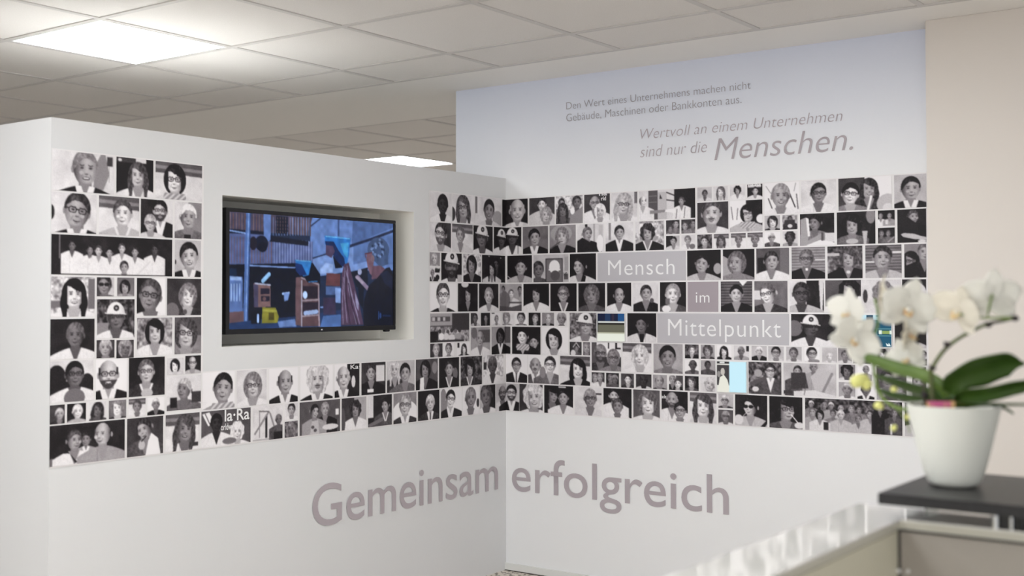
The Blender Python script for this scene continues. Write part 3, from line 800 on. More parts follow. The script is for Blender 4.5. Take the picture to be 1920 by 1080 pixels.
14165|16397|8946|10273|7|28 26 34 s2 6 3 /58 12 30 s6 5 6 |p 15 30 42 28 48 75 15 80 2;p 52 40 70 15 92 30 80 85 60 80 7;l 92 30 75 85 8 5;r 0 84 18 94 2;p 20 85 60 80 100 95 100 100 20 100 8;l 45 55 40 95 2 3
16510|17186|9665|10273|5|50 44 74 c1 4 8 |
17272|17851|9665|10273|9|60 30 50 s5 5 6 |
16504|17180|8946|9575|6|52 44 80 s7 5 9 |
17266|17951|8946|9575|9|50 42 72 s2 4 1 j|
18039|19207|8946|10273|3|35 40 50 s2 5 6 /75 60 40 s5 7 3 |
19433|19961|8946|10273|4|50 45 50 s3 6 3 |
807|2148|7595|8885|2|62 48 84 c8 7 9 or-6|
2239|3850|7595|8885|1|28 36 60 m1 5 1 R/66 42 54 s1 6 9 o|<r 50 3 75 8 8
3938|5393|7595|8885|8|58 40 64 s6 5 8 go|<r 78 20 100 26 2
5493|6961|7595|8885|1|38 26 48 s1 7 9 d/50 62 52 s3 5 9 o|
7052|8387|7595|8885|3|55 48 78 m4 8 9 |
8480|9760|7595|8885|1|40 30 54 b7 6 9 do/70 64 54 s1 6 9 go|
9863|11130|7595|8885|b|50 46 72 l3 8 8 |
11220|11900|8285|8885|7|45 46 74 s8 6 2 g|
11215|11895|7595|8205|3|50 46 74 s6 5 8 g|
11995|13439|7595|8885|1|48 40 58 s1 7 7 LS|p 78 100 98 78 100 86 92 100 0;e 12 80 14 16 8;l 24 70 38 55 2 8
13534|14973|7595|8885|1|50 42 74 c1 6 3 gR|l 66 55 90 85 3 9;e 90 88 14 10 8
15087|19030|7595|8885|t2|7 20 22 s8 5 5 /21 22 22 s5 5 4 /28 22 22 s8 5 6 /38 30 22 s6 6 7 /49 28 24 s4 6 4 /57 30 22 s3 5 5 /8 44 28 s4 6 6 /30 46 24 s3 5 5 /16 52 28 m1 6 8 /38 48 28 s8 7 7 /56 58 26 s4 5 7 /68 42 26 s2 6 7 /84 62 28 s0 6 1 /78 24 22 s2 5 1 /92 34 24 s3 5 3 |r 20 72 25 96 1;r 88 66 90 98 8
19133|19948|7595|8885|2|50 40 50 s3 5 7 |
""".strip().split('\n')

mural = thing('photo_mural', 'mural of many small black-and-white photos running across both white walls and around the corner', 'mural', (0, 0, 0.759))
bm = bmesh.new()
def sheet_quad(bm, s0, s1, z0, z1, off):
    def q(a, b_):
        vs = [bm.verts.new(p) for p in ((wall_point(a, z0, off), wall_point(b_, z0, off), wall_point(b_, z1, off), wall_point(a, z1, off)))]
        bm.faces.new(vs)
    if s0 < 0 < s1:
        q(s0, -1e-4); q(0, s1)
    else: q(s0, s1)
rects = [(-2.4329, -1.8234, 0.7545, 1.7725), (-1.8234, -0.5723, 0.7545, 1.0318), (-0.5723, 2.0459, 0.7545, 1.7725)]
for r_ in rects: sheet_quad(bm, *r_, 0.0012)
me = bpy.data.meshes.new('backing_sheet'); bm.to_mesh(me); bm.free()
link('backing_sheet', me, M['sheet'], mural)

STEP = 0.0025
for li, row in enumerate(PHOTOS):
    s0, s1, z0, z1, bgc, ppl, ops = row.split('|')
    s0, s1, z0, z1 = [float(q) / 10000 for q in (s0, s1, z0, z1)]
    asp = (s1 - s0) / (z1 - z0)
    ny = max(12, int(round((z1 - z0) / STEP))); nx = max(8, int(round((s1 - s0) / STEP)))
    r = np.random.default_rng(100 + li)
    c = Canvas(nx, ny, asp)
    background(c, bgc, r)
    ops = ops.split(';')
    run_ops(c, ops, True, tone)
    people = []
    for q in ppl.split('/'):
        k = q.split()
        if not k: continue
        fl = k[6] if len(k) > 6 else ''
        people.append((float(k[0]), float(k[1]), float(k[2]), k[3], k[4], k[5], fl))
        person(c, *people[-1], r)
    run_ops(c, ops, False, tone)
    g = c.small(2)[..., 0] + (r.random((ny, nx)) - .5) * .035
    nm = 'portrait_photo' if len(people) in (1, 2) else ('group_photo' if len(people) >= 3 else 'event_photo')
    o = picture_mesh(nm, s0, s1, z0, z1, to_print(g), M['photo'], mural)
    lab = describe(people)
    if lab: o['label'] = lab

# ------------------------------------------------------------------ lettering
def text_bm(body, shear=0.0, weight=0.0, spacing=1.0, res=6):
    cu = bpy.data.curves.new('t', 'FONT'); cu.body = body; cu.size = 1.0
    cu.shear = shear; cu.offset = weight; cu.resolution_u = res; cu.space_character = spacing
    ob = bpy.data.objects.new('t', cu); COL.objects.link(ob)
    bpy.context.view_layer.update()
    me = bpy.data.meshes.new_from_object(ob.evaluated_get(bpy.context.evaluated_depsgraph_get()))
    bpy.data.objects.remove(ob); bpy.data.curves.remove(cu)
    return me
def lettering(name, body, s0, s1, zb, cap, mat, parent=None, shear=0.0, weight=0.0, spacing=1.0, off=0.003, capref=None):
    """text from s0 to s1 along the wall, baseline zb, height cap of its tallest capital"""
    me = text_bm(body, shear, weight, spacing)
    n = len(me.vertices); co = np.zeros(n * 3); me.vertices.foreach_get('co', co); co = co.reshape(-1, 3)
    x0, x1 = co[:, 0].min(), co[:, 0].max()
    ref = text_bm(capref or body[0]); rc = np.zeros(len(ref.vertices) * 3); ref.vertices.foreach_get('co', rc)
    hc = rc.reshape(-1, 3)[:, 1].max(); bpy.data.meshes.remove(ref)
    s = s0 + (co[:, 0] - x0) / (x1 - x0) * (s1 - s0)
    z = zb + co[:, 1] / hc * cap
    out = np.zeros((n, 3))
    if s0 < 0: out[:, 0] = off; out[:, 1] = s
    else: out[:, 0] = s; out[:, 1] = -off
    out[:, 2] = z
    me.vertices.foreach_set('co', out.reshape(-1)); me.update(); me.name = name
    me.materials.clear()
    return link(name, me, mat, parent)

def tag(o, label, cat, group=None):
    o['label'] = label; o['category'] = cat
    if group: o['group'] = group
    return o
def centre(o):
    """origin to the lower middle of the lettering"""
    me = o.data; n = len(me.vertices); co = np.zeros(n * 3); me.vertices.foreach_get('co', co); co = co.reshape(-1, 3)
    c = Vector(((co[:, 0].min() + co[:, 0].max()) / 2, (co[:, 1].min() + co[:, 1].max()) / 2, co[:, 2].min()))
    me.transform(Matrix.Translation(-c)); o.location = c

WORDS = [('Mensch', 0.5207, 0.9706, 1.37, 1.4985, 0.5771, 0.9156, 1.3976, 0.0685), ('im', 0.9784, 1.1243, 1.2345, 1.363, 1.0184, 1.0832, 1.2737, 0.0447), ('Mittelpunkt', 0.8281, 1.4419, 1.0985, 1.227, 0.8826, 1.4072, 1.1304, 0.0726)]
for k, (nm, s0, s1, z0, z1, t0, t1, zb, cap) in enumerate(WORDS):
    bm = bmesh.new(); sheet_quad(bm, s0, s1, z0, z1, 0.0026)
    me = bpy.data.meshes.new('word_panel'); bm.to_mesh(me); bm.free()
    o = link('word_panel', me, M['word_mauve'] if nm == 'im' else M['word_grey'], mural)
    o['label'] = '%s panel with the white word %s' % ('mauve-grey' if nm == 'im' else 'light grey', nm)
    lettering('lettering', nm, t0, t1, zb, cap, M['text_white'], o, off=0.0036, spacing=1.08, weight=-0.006, capref='M' if nm != 'im' else 'i')
# fragments of writing seen inside four of the photos
FRAG = [('la·Ra', -1.7256, -1.6079, 0.8465, 0.0407, 1), ('orldw', -1.7427, -1.693, 0.8151, 0.0154, 1), ('Ka·', -1.0708, -1.0142, 1.0058, 0.0174, 1), ('na', 0.5303, 0.5729, 1.7601, 0.017, 1), ('rld', 0.5416, 0.5672, 1.7377, 0.0121, 1), ('BH', -0.5322, -0.4989, 1.4164, 0.0142, 2), ('HE', 0.3352, 0.3545, 1.3963, 0.0173, 2), ('ade', 0.8494, 0.8719, 0.8561, 0.0105, 1), ('na·Ra', 1.2654, 1.322, 1.7605, 0.0123, 1)]
for body, s0, s1, zb, cap, w in FRAG:
    lettering('lettering', body, s0, s1, zb, cap, M['text_white'] if w != 2 else M['black_soft'], mural, off=0.0036, weight=0.012)
adopt(mural)

def line_of_words(body, s0, s1, zb, cap, mat, parent, shear=0.0, weight=0.0, capref=None):
    def xs(txt):
        me = text_bm(txt, shear, weight); n = len(me.vertices); co = np.zeros(n * 3); me.vertices.foreach_get('co', co)
        bpy.data.meshes.remove(me); co = co.reshape(-1, 3); return co[:, 0].min(), co[:, 0].max()
    f0, f1 = xs(body); k = (s1 - s0) / (f1 - f0); pre = ''
    for w in body.split(' '):
        a0, a1 = xs(w); p0, p1 = xs(pre + w)
        x1 = s0 + (p1 - f0) * k; x0 = x1 - (a1 - a0) * k
        ref = text_bm(w, shear, weight); co = np.zeros(len(ref.vertices) * 3); ref.vertices.foreach_get('co', co); bpy.data.meshes.remove(ref)
        lettering('word', w, x0, x1, zb, cap, mat, parent, shear, weight, capref=capref or body[0])
        pre += w + ' '

TL = {'gem': (-1.2822, -0.0687, 0.3926, 0.1646), 'erf': (0.0357, 1.1672, 0.3821, 0.1605), 'den': (0.3526, 1.2791, 2.17, 0.0335), 'geb': (0.3525, 1.2374, 2.1137, 0.036), 'wer': (0.7463, 1.6746, 1.999, 0.0464), 'sin': (0.7459, 1.0744, 1.9184, 0.0517), 'men': (1.1095, 1.7174, 1.88, 0.0935)}
a = lettering('wall_lettering', 'Gemeinsam', *TL['gem'], M['text_mauve2'], weight=0.004); centre(a)
tag(a, 'large mauve word Gemeinsam on the white partition below the photos', 'lettering')
a = lettering('wall_lettering', 'erfolgreich', *TL['erf'], M['text_mauve2'], weight=0.004, capref='l'); centre(a)
tag(a, 'large mauve word erfolgreich on the rear wall right of the corner', 'lettering')
t = thing('wall_lettering', 'two small upright grey text lines high on the rear wall, first beginning Den Wert', 'lettering', (0.9, -0.003, 2.02))
line_of_words('Den Wert eines Unternehmens machen nicht', *TL['den'], M['text_grey'], t, weight=-0.012)
line_of_words('Geb\u00e4ude, Maschinen oder Bankkonten aus.', *TL['geb'], M['text_grey'], t, weight=-0.012)
adopt(t)
t = thing('wall_lettering', 'larger slanted mauve slogan under the small grey text, ending in the word Menschen', 'lettering', (1.3, -0.003, 1.85))
line_of_words('Wertvoll an einem Unternehmen', *TL['wer'], M['text_mauve'], t, shear=0.22, weight=-0.014)
line_of_words('sind nur die', *TL['sin'], M['text_mauve'], t, shear=0.22, weight=-0.014, capref='d')
line_of_words('Menschen.', *TL['men'], M['text_mauve2'], t, shear=0.22, weight=-0.008)
adopt(t)

# ------------------------------------------------------------------ small colour displays set into the mural
def display(s0, s1, z0, z1, label, paint_fn):
    t = thing('digital_display', label, 'screen', ((s0 + s1) / 2, -0.002, z0))
    bm = bmesh.new()
    w = 0.0022
    for q in ((s0, z0, s1, z0 + w), (s0, z1 - w, s1, z1), (s0, z0 + w, s0 + w, z1 - w), (s1 - w, z0 + w, s1, z1 - w)):
        add_box(bm, (q[0], -0.008, q[1]), (q[2], -0.0015, q[3]))
    build('display_frame', bm, M['frame'], t)
    nx = int((s1 - s0 - 2 * w) / 0.0022); ny = int((z1 - z0 - 2 * w) / 0.0022)
    c = Canvas(nx, ny, (s1 - s0) / (z1 - z0), 3)
    paint_fn(c)
    picture_mesh('screen', s0 + w, s1 - w, z0 + w, z1 - w, lin(c.small()), M['small_screen'], t, off=0.006)
    adopt(t)
def hx(h): return [int(h[i:i + 2], 16) / 255 for i in (0, 2, 4)]
def d1(c):
    c.rect(0, 0, 100, 100, hx('d9dcd0')); c.rect(0, 0, 100, 30, hx('0c1530')); c.rect(28, 0, 48, 30, hx('1a3050'))
    c.rect(75, 0, 97, 30, hx('1d4a7a')); c.rect(52, 0, 62, 28, hx('2a2233')); c.rect(0, 29, 100, 34, hx('c9ccc8')); c.rect(0, 34, 100, 41, hx('25221c'))
    c.rect(0, 41, 100, 70, hx('605f50')); c.rect(0, 68, 100, 72, hx('a8a894')); c.rect(0, 0, 2, 66, hx('10182c'))
def d2(c):
    c.rect(0, 0, 100, 100, hx('d8d6cf')); c.rect(0, 0, 42, 8, hx('2c2a2c')); c.rect(10, 2, 26, 7, hx('cfcfcf'))
    c.rect(0, 12, 42, 78, hx('3a3638')); c.ell(20, 34, 7, 12, hx('b9b3ac')); c.poly([(4, 92), (10, 52), (24, 44), (36, 60), (42, 84), (42, 100), (0, 100)], hx('dcdbcf'))
    c.ell(7, 42, 6, 10, hx('8a8684')); c.rect(42, 0, 100, 100, hx('bfe3ef')); c.rect(97.5, 0, 100, 100, hx('7fb3c4')); c.rect(42, 98, 100, 100, hx('7fa0aa'))
def d3(c):
    c.rect(0, 0, 100, 100, hx('14506a')); c.rect(0, 0, 33, 100, hx('b9e2f2')); c.rect(33, 0, 51, 100, hx('0d4058'))
    c.rect(51, 0, 100, 16, hx('bcd8de')); c.rect(58, 3, 96, 5.5, hx('4f8796')); c.rect(66, 9, 96, 11.5, hx('4f8796'))
    c.rect(54, 18, 74, 26, hx('3b7a8a')); c.rect(58, 42, 100, 66, hx('5d9199')); c.rect(61, 45, 100, 63, hx('0f4a60'))
    c.rect(66, 47, 74, 60, hx('d8e4d8')); c.rect(75, 49, 94, 59, hx('8aa05a')); c.rect(94, 48, 99, 60, hx('d8e4d8'))
    c.poly([(84, 86), (90, 92), (92, 86), (97, 96), (86, 96)], hx('e0ecec'))
DISP = [(0.5191, 0.6665, 1.0985, 1.227), (1.1159, 1.2559, 0.8946, 1.0273), (1.7162, 1.8682, 1.0985, 1.227)]
display(*DISP[0], 'small square display left of the grey Mittelpunkt panel showing dark blue, olive and white bands', d1)
display(*DISP[1], 'small square display low in the mural, half photo and half plain pale blue', d2)
display(*DISP[2], 'small square display with teal and pale blue picture behind the orchid flowers', d3)

# ------------------------------------------------------------------ television
TVX = -0.022
ty0, ty1, tz0, tz1 = -1.701, -0.766, 1.1605, 1.629
tv = thing('television', 'black flat-screen television showing a blue workshop scene, set in the partition niche', 'television', (-0.1, (ty0 + ty1) / 2, tz0))
bw = 0.0135
bm = bmesh.new()
sy0, sy1, sz0, sz1 = ty0 + 0.018, ty1 - 0.015, tz0 + 0.019, tz1 - 0.0145
for q in ((ty0, tz0, ty1, sz0), (ty0, sz1, ty1, tz1), (ty0, sz0, sy0, sz1), (sy1, sz0, ty1, sz1)):
    add_box(bm, (TVX - 0.035, q[0], q[1]), (TVX, q[2], q[3]), 0.0012)
build('bezel', bm, M['black'], tv)
box('housing', (TVX - 0.062, ty0 + 0.006, tz0 + 0.006), (TVX - 0.02, ty1 - 0.006, tz1 - 0.006), M['black_soft'], tv, bevel=0.004)
box('wall_bracket', (-ND + 0.0006, -1.40, 1.25), (TVX - 0.0618, -1.06, 1.53), M['black_soft'], tv, bevel=0.003)
box('infrared_sensor', (TVX - 0.02, ty1 - 0.062, tz0 - 0.008), (TVX - 0.004, ty1 - 0.032, tz0 + 0.001), M['black'], tv, bevel=0.002)
box('maker_mark', (TVX - 0.0005, (ty0 + ty1) / 2 + 0.02, tz0 + 0.006), (TVX + 0.0004, (ty0 + ty1) / 2 + 0.03, tz0 + 0.011), M['chrome'], tv)
tnx, tny = 330, 165
c = Canvas(tnx, tny, (sy1 - sy0) / (sz1 - sz0), 3)
def q(px, py):
    u = (px - 105) / 995; top = 155 + 73 * u; bot = 877 - 15 * u
    return (u * 100, (py - top) / (bot - top) * 100)
def PL(h, *p): c.poly([q(*p[i:i + 2]) for i in range(0, len(p), 2)], hx(h))
def LN(h, w, *p):
    for i in range(0, len(p) - 2, 2):
        a_, b_ = q(*p[i:i + 2]), q(*p[i + 2:i + 4]); c.line(*a_, *b_, w, hx(h))
def EL(h, x, y, rx, ry): u, v = q(x, y); c.ell(u, v, rx / 9.95, ry / 6.8, hx(h))
c.rect(0, 0, 100, 100, hx('22324f'))
PL('7c93c2', 560, 150, 1110, 150, 1110, 520, 560, 520)
PL('5f749f', 830, 150, 1110, 150, 1110, 250, 820, 360)
PL('6c82ad', 820, 360, 1110, 290, 1110, 480, 820, 500)
PL('8fa3cc', 575, 440, 830, 370, 830, 520, 575, 560)
LN('2a3654', 1.2, 575, 442, 800, 372); LN('27314d', 2.6, 800, 370, 945, 325, 1100, 275); LN('2b3552', 1.2, 540, 262, 622, 195)
LN('4a5c86', 2.2, 735, 200, 735, 300); LN('93a6cf', 6, 820, 505, 925, 480)
PL('5b4a5c', 105, 150, 575, 185, 540, 300, 105, 270)
PL('6b6f97', 105, 270, 575, 340, 575, 470, 105, 480)
for k in range(30):
    x = 112 + k * 15.5
    LN('8a5548' if k % 2 else 'a37468', 1.0, x, 165 + k * 1.2, x, 262 + k * 1.4)
    LN('b8b4cc' if x > 340 else '8e5a50', .7, x + 6, 310 + k * 1.0, x + 6, 470)
for k in range(14):
    x = 345 + k * 16; LN('97a3c9', .8, x, 190, x, 300)
PL('121b33', 105, 262, 300, 278, 300, 298, 105, 288); LN('a9bbdf', 1.3, 108, 272, 200, 290); PL('111a30', 325, 300, 550, 338, 548, 366, 325, 338)
PL('0f1830', 360, 180, 428, 185, 425, 292, 362, 288)
for k in range(4): LN('8d5a50', .9, 370 + k * 15, 190, 370 + k * 15, 285)
for k in range(4): LN('10182e', .8, 362, 205 + k * 22, 428, 208 + k * 22)
PL('7d94c6', 290, 165, 332, 168, 330, 330, 306, 345, 292, 300); EL('141d36', 280, 350, 36, 46); EL('0e162b', 285, 372, 26, 30); EL('2a2030', 235, 350, 20, 40)
PL('0b1428', 105, 480, 575, 470, 620, 540, 620, 640, 480, 800, 105, 830)
LN('9fb1da', 1.4, 215, 486, 470, 500); PL('5f7cb0', 196, 150, 222, 150, 205, 830, 180, 830); LN('b7c6e6', .8, 210, 150, 196, 830); LN('33507f', 1.0, 220, 160, 206, 820)
PL('6e83b2', 108, 548, 178, 556, 180, 790, 108, 800); PL('b9c6e2', 112, 552, 172, 556, 172, 580, 112, 574)
for k in range(4): LN('d2daec', 1.2, 118 + k * 15, 600, 118 + k * 15, 700)
PL('14304f', 108, 500, 145, 505, 148, 550, 108, 548); PL('8b5a55', 108, 770, 185, 765, 185, 835, 108, 842)
PL('23406c', 105, 838, 280, 815, 480, 800, 760, 760, 760, 870, 105, 885); PL('5c7db0', 640, 800, 750, 790, 750, 868, 620, 868); PL('7f93bd', 370, 830, 470, 815, 480, 862, 380, 866)
LN('9aaad0', 1.6, 625, 745, 685, 742); LN('c4cfe4', 2.2, 400, 660, 440, 655); PL('8fa2cc', 405, 655, 440, 655, 430, 700, 408, 708)
PL('a06a5c', 236, 595, 330, 600, 332, 740, 240, 742); PL('2c2236', 275, 625, 325, 628, 325, 660, 275, 662); PL('2c2236', 278, 672, 325, 674, 325, 704, 278, 706); PL('5a4a60', 238, 600, 262, 605, 262, 740, 240, 740)
LN('d8c6c4', 1.3, 245, 595, 330, 606); LN('b5dcef', 4, 288, 580, 322, 540); EL('8f5a50', 296, 690, 10, 12)
PL('b59a22', 285, 742, 360, 745, 378, 800, 370, 838, 282, 840); LN('e0c43a', 2, 290, 760, 362, 765); PL('6c5612', 320, 775, 350, 775, 350, 820, 320, 820)
PL('0a1020', 222, 770, 280, 760, 275, 842, 225, 842); LN('cfdaf0', 2.5, 262, 790, 262, 830)
PL('2f8fd0', 470, 452, 570, 458, 552, 545, 520, 556, 492, 520); PL('123a78', 470, 470, 510, 480, 540, 545, 500, 550, 475, 520); LN('7fd0ee', .8, 478, 455, 562, 462)
PL('8f5c56', 472, 560, 515, 556, 520, 862, 474, 852); PL('7a4c48', 505, 560, 612, 590, 622, 862, 505, 862); PL('33222f', 516, 612, 606, 616, 606, 690, 516, 692); PL('3a2734', 516, 715, 610, 712, 612, 795, 516, 800)
LN('d0a49a', 1.6, 508, 562, 612, 604, 615, 860); LN('c69c92', 1.6, 512, 704, 612, 698); LN('c69c92', 1.4, 512, 800, 614, 792); EL('dfe3ee', 530, 668, 14, 24); LN('c8cce0', 4, 530, 780, 600, 772); LN('d8b8b0', 1.6, 510, 580, 510, 860)
PL('0c1528', 520, 552, 605, 560, 610, 592, 545, 590); LN('3f9fd8', .9, 552, 588, 604, 584)
PL('0a1326', 435, 520, 475, 500, 472, 770, 400, 780, 440, 680)
PL('8a4440', 660, 535, 748, 538, 745, 615, 655, 612); PL('5d7098', 655, 615, 748, 618, 745, 670, 655, 668); PL('a3b4da', 714, 625, 750, 628, 748, 720, 716, 718); PL('4b3550', 640, 685, 715, 685, 720, 790, 640, 792)
PL('b8c2de', 620, 510, 655, 470, 700, 480, 700, 530, 620, 540); PL('0e1424', 700, 430, 760, 440, 760, 500, 715, 505)
PL('2b86cc', 648, 300, 812, 318, 802, 420, 790, 475, 768, 492, 735, 420, 700, 345, 650, 355); PL('0f2f63', 650, 335, 705, 340, 735, 395, 770, 440, 780, 492, 755, 492, 715, 450, 690, 400, 655, 360); LN('8fe0f6', .8, 655, 306, 806, 322); PL('49b3d8', 745, 350, 800, 345, 792, 440, 770, 420)
PL('6a4a63', 655, 360, 700, 365, 712, 400, 690, 440, 655, 420)
PL('6d4357', 770, 480, 800, 470, 835, 600, 868, 720, 898, 856, 752, 858, 752, 560); PL('b69aa8', 838, 640, 866, 720, 864, 770, 848, 740)
for a_ in ((775, 500, 770, 640, 790, 840), (790, 490, 800, 640, 850, 850), (782, 520, 815, 660, 872, 850), (765, 560, 760, 700, 765, 850), (796, 560, 830, 700, 860, 800)): LN('b3909c', .9, *a_)
for a_ in ((783, 560, 785, 700, 810, 850), (800, 600, 820, 730, 860, 856)): LN('3c2438', 1.1, *a_)
PL('151d30', 815, 530, 925, 500, 925, 640, 850, 620); PL('101a2e', 860, 560, 900, 620, 895, 760, 868, 720)
EL('c3b3bf', 872, 528, 14, 20); LN('a9818c', 4.4, 858, 560, 925, 630); LN('c79f9f', 3, 850, 560, 890, 595)
EL('53627f', 998, 392, 74, 82); PL('53627f', 930, 360, 1060, 360, 1065, 480, 1010, 500, 950, 440)
for k in range(26):
    a_ = k * 2.4; EL('8795b4' if k % 3 else '39455f', 1000 + 55 * math.cos(a_) * (.4 + .6 * ((k * 7) % 5) / 5), 385 + 66 * math.sin(a_) * (.4 + .6 * ((k * 3) % 5) / 5), 8, 9)
PL('9a6064', 918, 412, 950, 405, 966, 450, 962, 500, 985, 540, 965, 560, 940, 540, 926, 505, 916, 450); EL('a87470', 958, 447, 12, 24); LN('7e3034', 1.0, 908, 415, 955, 408); LN('7e3034', .8, 908, 415, 912, 440)
PL('855058', 960, 490, 1015, 490, 1045, 512, 985, 570, 950, 575)
PL('0f1528', 905, 690, 935, 610, 985, 570, 1050, 505, 1075, 500, 1100, 545, 1104, 870, 900, 865, 895, 760)
PL('1b2440', 1010, 540, 1060, 520, 1095, 560, 1095, 640, 1040, 600); LN('3f6aa8', 1.0, 1000, 775, 1000, 822); EL('2c4a80', 1012, 800, 7, 20); LN('20365e', 1.6, 1030, 800, 1080, 802)
a = c.small(3)
a = a * .8 + a.mean(-1, keepdims=True) * .2
a = np.clip(a ** 1.12 * np.array([.74, .84, .97]) * (1 + smooth_noise((tny, tnx), 6, rng)[..., None] * .25) + (rng.random(a.shape) - .5) * .02, 0, 1)
# mesh lies in the plane of the panel glass
o = picture_mesh('screen', sy0, sy1, sz0, sz1, lin(a), M['screen'], tv, off=0.0)
o.data.transform(Matrix.Translation((TVX - 0.003, 0, 0)))
adopt(tv)

# ------------------------------------------------------------------ reception counter
CT = 0.93; TT = 0.016
ix, iy = 2.7985, -2.709      # inner corner
ox, oy = 2.688, -2.601       # outer corner
yend, xend = -5.2, 5.2
rc = thing('reception_counter', 'white glossy L-shaped reception counter with cream inner panels at lower right', 'counter', (2.9, -3.2, 0))
def prism(name, pts, z0, z1, mat, parent, bevel=0.0):
    bm = bmesh.new()
    a_ = [bm.verts.new((x, y, z0)) for x, y in pts]; b_ = [bm.verts.new((x, y, z1)) for x, y in pts]
    bm.faces.new(a_[::-1]); bm.faces.new(b_); n = len(pts)
    for i in range(n): bm.faces.new((a_[i], a_[(i + 1) % n], b_[(i + 1) % n], b_[i]))
    if bevel: bmesh.ops.bevel(bm, geom=list(bm.edges), offset=bevel, segments=2, affect='EDGES')
    return build(name, bm, mat, parent)
L_ = lambda d: [(ox + d, yend), (ix - d, yend), (ix - d, iy - d), (xend, iy - d), (xend, oy - d), (ox + d, oy - d)]
prism('countertop', L_(0), CT - 0.0035, CT, M['top'], rc, 0.001)
prism('countertop_edge', L_(0.0006), CT - TT, CT - 0.0035, M['edge'], rc)
prism('shadow_joint', L_(0.006), CT - TT - 0.003, CT - TT, M['gap'], rc)
prism('outer_panel', [(ox + 0.004, yend), (ox + 0.022, yend), (ox + 0.022, oy - 0.022), (xend, oy - 0.022), (xend, oy - 0.004), (ox + 0.004, oy - 0.004)], 0, CT - TT - 0.003, M['panel'], rc)
box('side_panel', (ix - 0.022, yend, 0.0), (ix - 0.004, iy - 0.004, CT - TT - 0.003), M['panel'], rc)
box('rear_panel', (ix + 0.001, iy - 0.004, 0.0), (xend, iy + 0.014, CT - TT - 0.003), M['panel_shaded'], rc)
box('corner_post', (ix - 0.004, iy - 0.004, 0.0), (ix + 0.001, iy + 0.014, CT - TT - 0.003), M['gap'], rc)
for k, (dx, dy) in enumerate(((0.012, -0.0125), (-0.0035, -0.016))):
    bm = bmesh.new(); p0_ = Vector((ix + dx, iy + dy + 0.005, 0.8485))
    if k == 0: add_tube(bm, [p0_ + Vector((0, 0.008, 0)), p0_], [0.0035, 0.003], 12)
    else: add_tube(bm, [p0_ + Vector((-0.001, 0, 0)), p0_ + Vector((0.006, 0, 0))], [0.0035, 0.003], 12)
    build('connector_cap', bm, M['frame'], rc, smooth=True)
adopt(rc)

# raised anthracite shelf on standoffs
SZ = 0.977; ST = 0.018
sh = thing('raised_shelf', 'dark anthracite shelf board raised above the counter and carrying the orchid pot', 'shelf', (2.95, -2.6, CT))
box('shelf_board', (2.779, -2.7610, SZ - ST), (5.0, -2.443, SZ), M['anthracite'], sh, bevel=0.0012)
zs0, zs1 = CT, SZ - ST
def post(x, y, r_, mt, nm):
    bm = bmesh.new(); add_tube(bm, [(x, y, zs0), (x, y, zs1)], r_, 20); build(nm, bm, mt, sh)
box('support_block', (2.936, -2.700, zs0), (3.06, -2.615, zs1), M['black_soft'], sh, bevel=0.001)
post(2.944, -2.7055, 0.0055, M['chrome'], 'chrome_post')
post(2.985, -2.708, 0.0045, M['black'], 'black_post')
post(2.968, -2.7065, 0.003, M['chrome'], 'chrome_post')
box('glass_spacer', (2.826, -2.675, zs0), (2.829, -2.615, zs1), M['glass'], sh)
post(3.6, -2.655, 0.02, M['chrome'], 'chrome_post'); post(4.6, -2.655, 0.02, M['chrome'], 'chrome_post')
adopt(sh)

# ------------------------------------------------------------------ orchid
PC = Vector((2.8549, -2.6115, SZ + 0.0004))
DP = 2.0
pot_h = 0.13300; R1 = 0.07450; R0 = 0.04050
orc = thing('potted_orchid', 'white-flowered orchid in a plain white tapered pot on the dark shelf', 'plant', tuple(PC))
prof = [(0, 0.0), (R0 - 0.012, 0.0), (R0 - 0.005, 0.002), (R0 + 0.0, 0.006), (R0 + 0.003, 0.012)]
for k in range(1, 13):
    t_ = k / 12; prof.append((R0 + 0.003 + (R1 - R0 - 0.003) * (t_ ** 0.85), 0.010 + (pot_h - 0.012) * t_))
prof += [(R1 + 0.0004, pot_h), (R1 - 0.003, pot_h), (R1 - 0.006, pot_h - 0.004), (R1 - 0.010, pot_h - 0.03), (0, pot_h - 0.03)]
bm = bmesh.new(); add_lathe(bm, prof, PC, 72); build('pot', bm, M['pot'], orc, smooth=True)
bm = bmesh.new(); random.seed(5)
for k in range(90):
    a_ = random.random() * 6.283; r_ = (R1 - 0.016) * math.sqrt(random.random())
    p_ = PC + Vector((r_ * math.cos(a_), r_ * math.sin(a_), pot_h - 0.026 + random.random() * 0.006))
    res = bmesh.ops.create_icosphere(bm, subdivisions=1, radius=0.006 + random.random() * 0.004)
    sc = Vector((1, .6 + random.random() * .5, .5)); rot = Matrix.Rotation(random.random() * 3, 3, 'Z')
    for v in res['verts']: v.co = rot @ Vector((v.co.x * sc.x, v.co.y * sc.y, v.co.z * sc.z)) + p_
o = build('bark_chips', bm, M['bark'], orc, kind='stuff')

RV = R2.copy(); UV_ = U2.copy(); BV = -FWD    # right, up and towards-viewer directions used to pose the plant

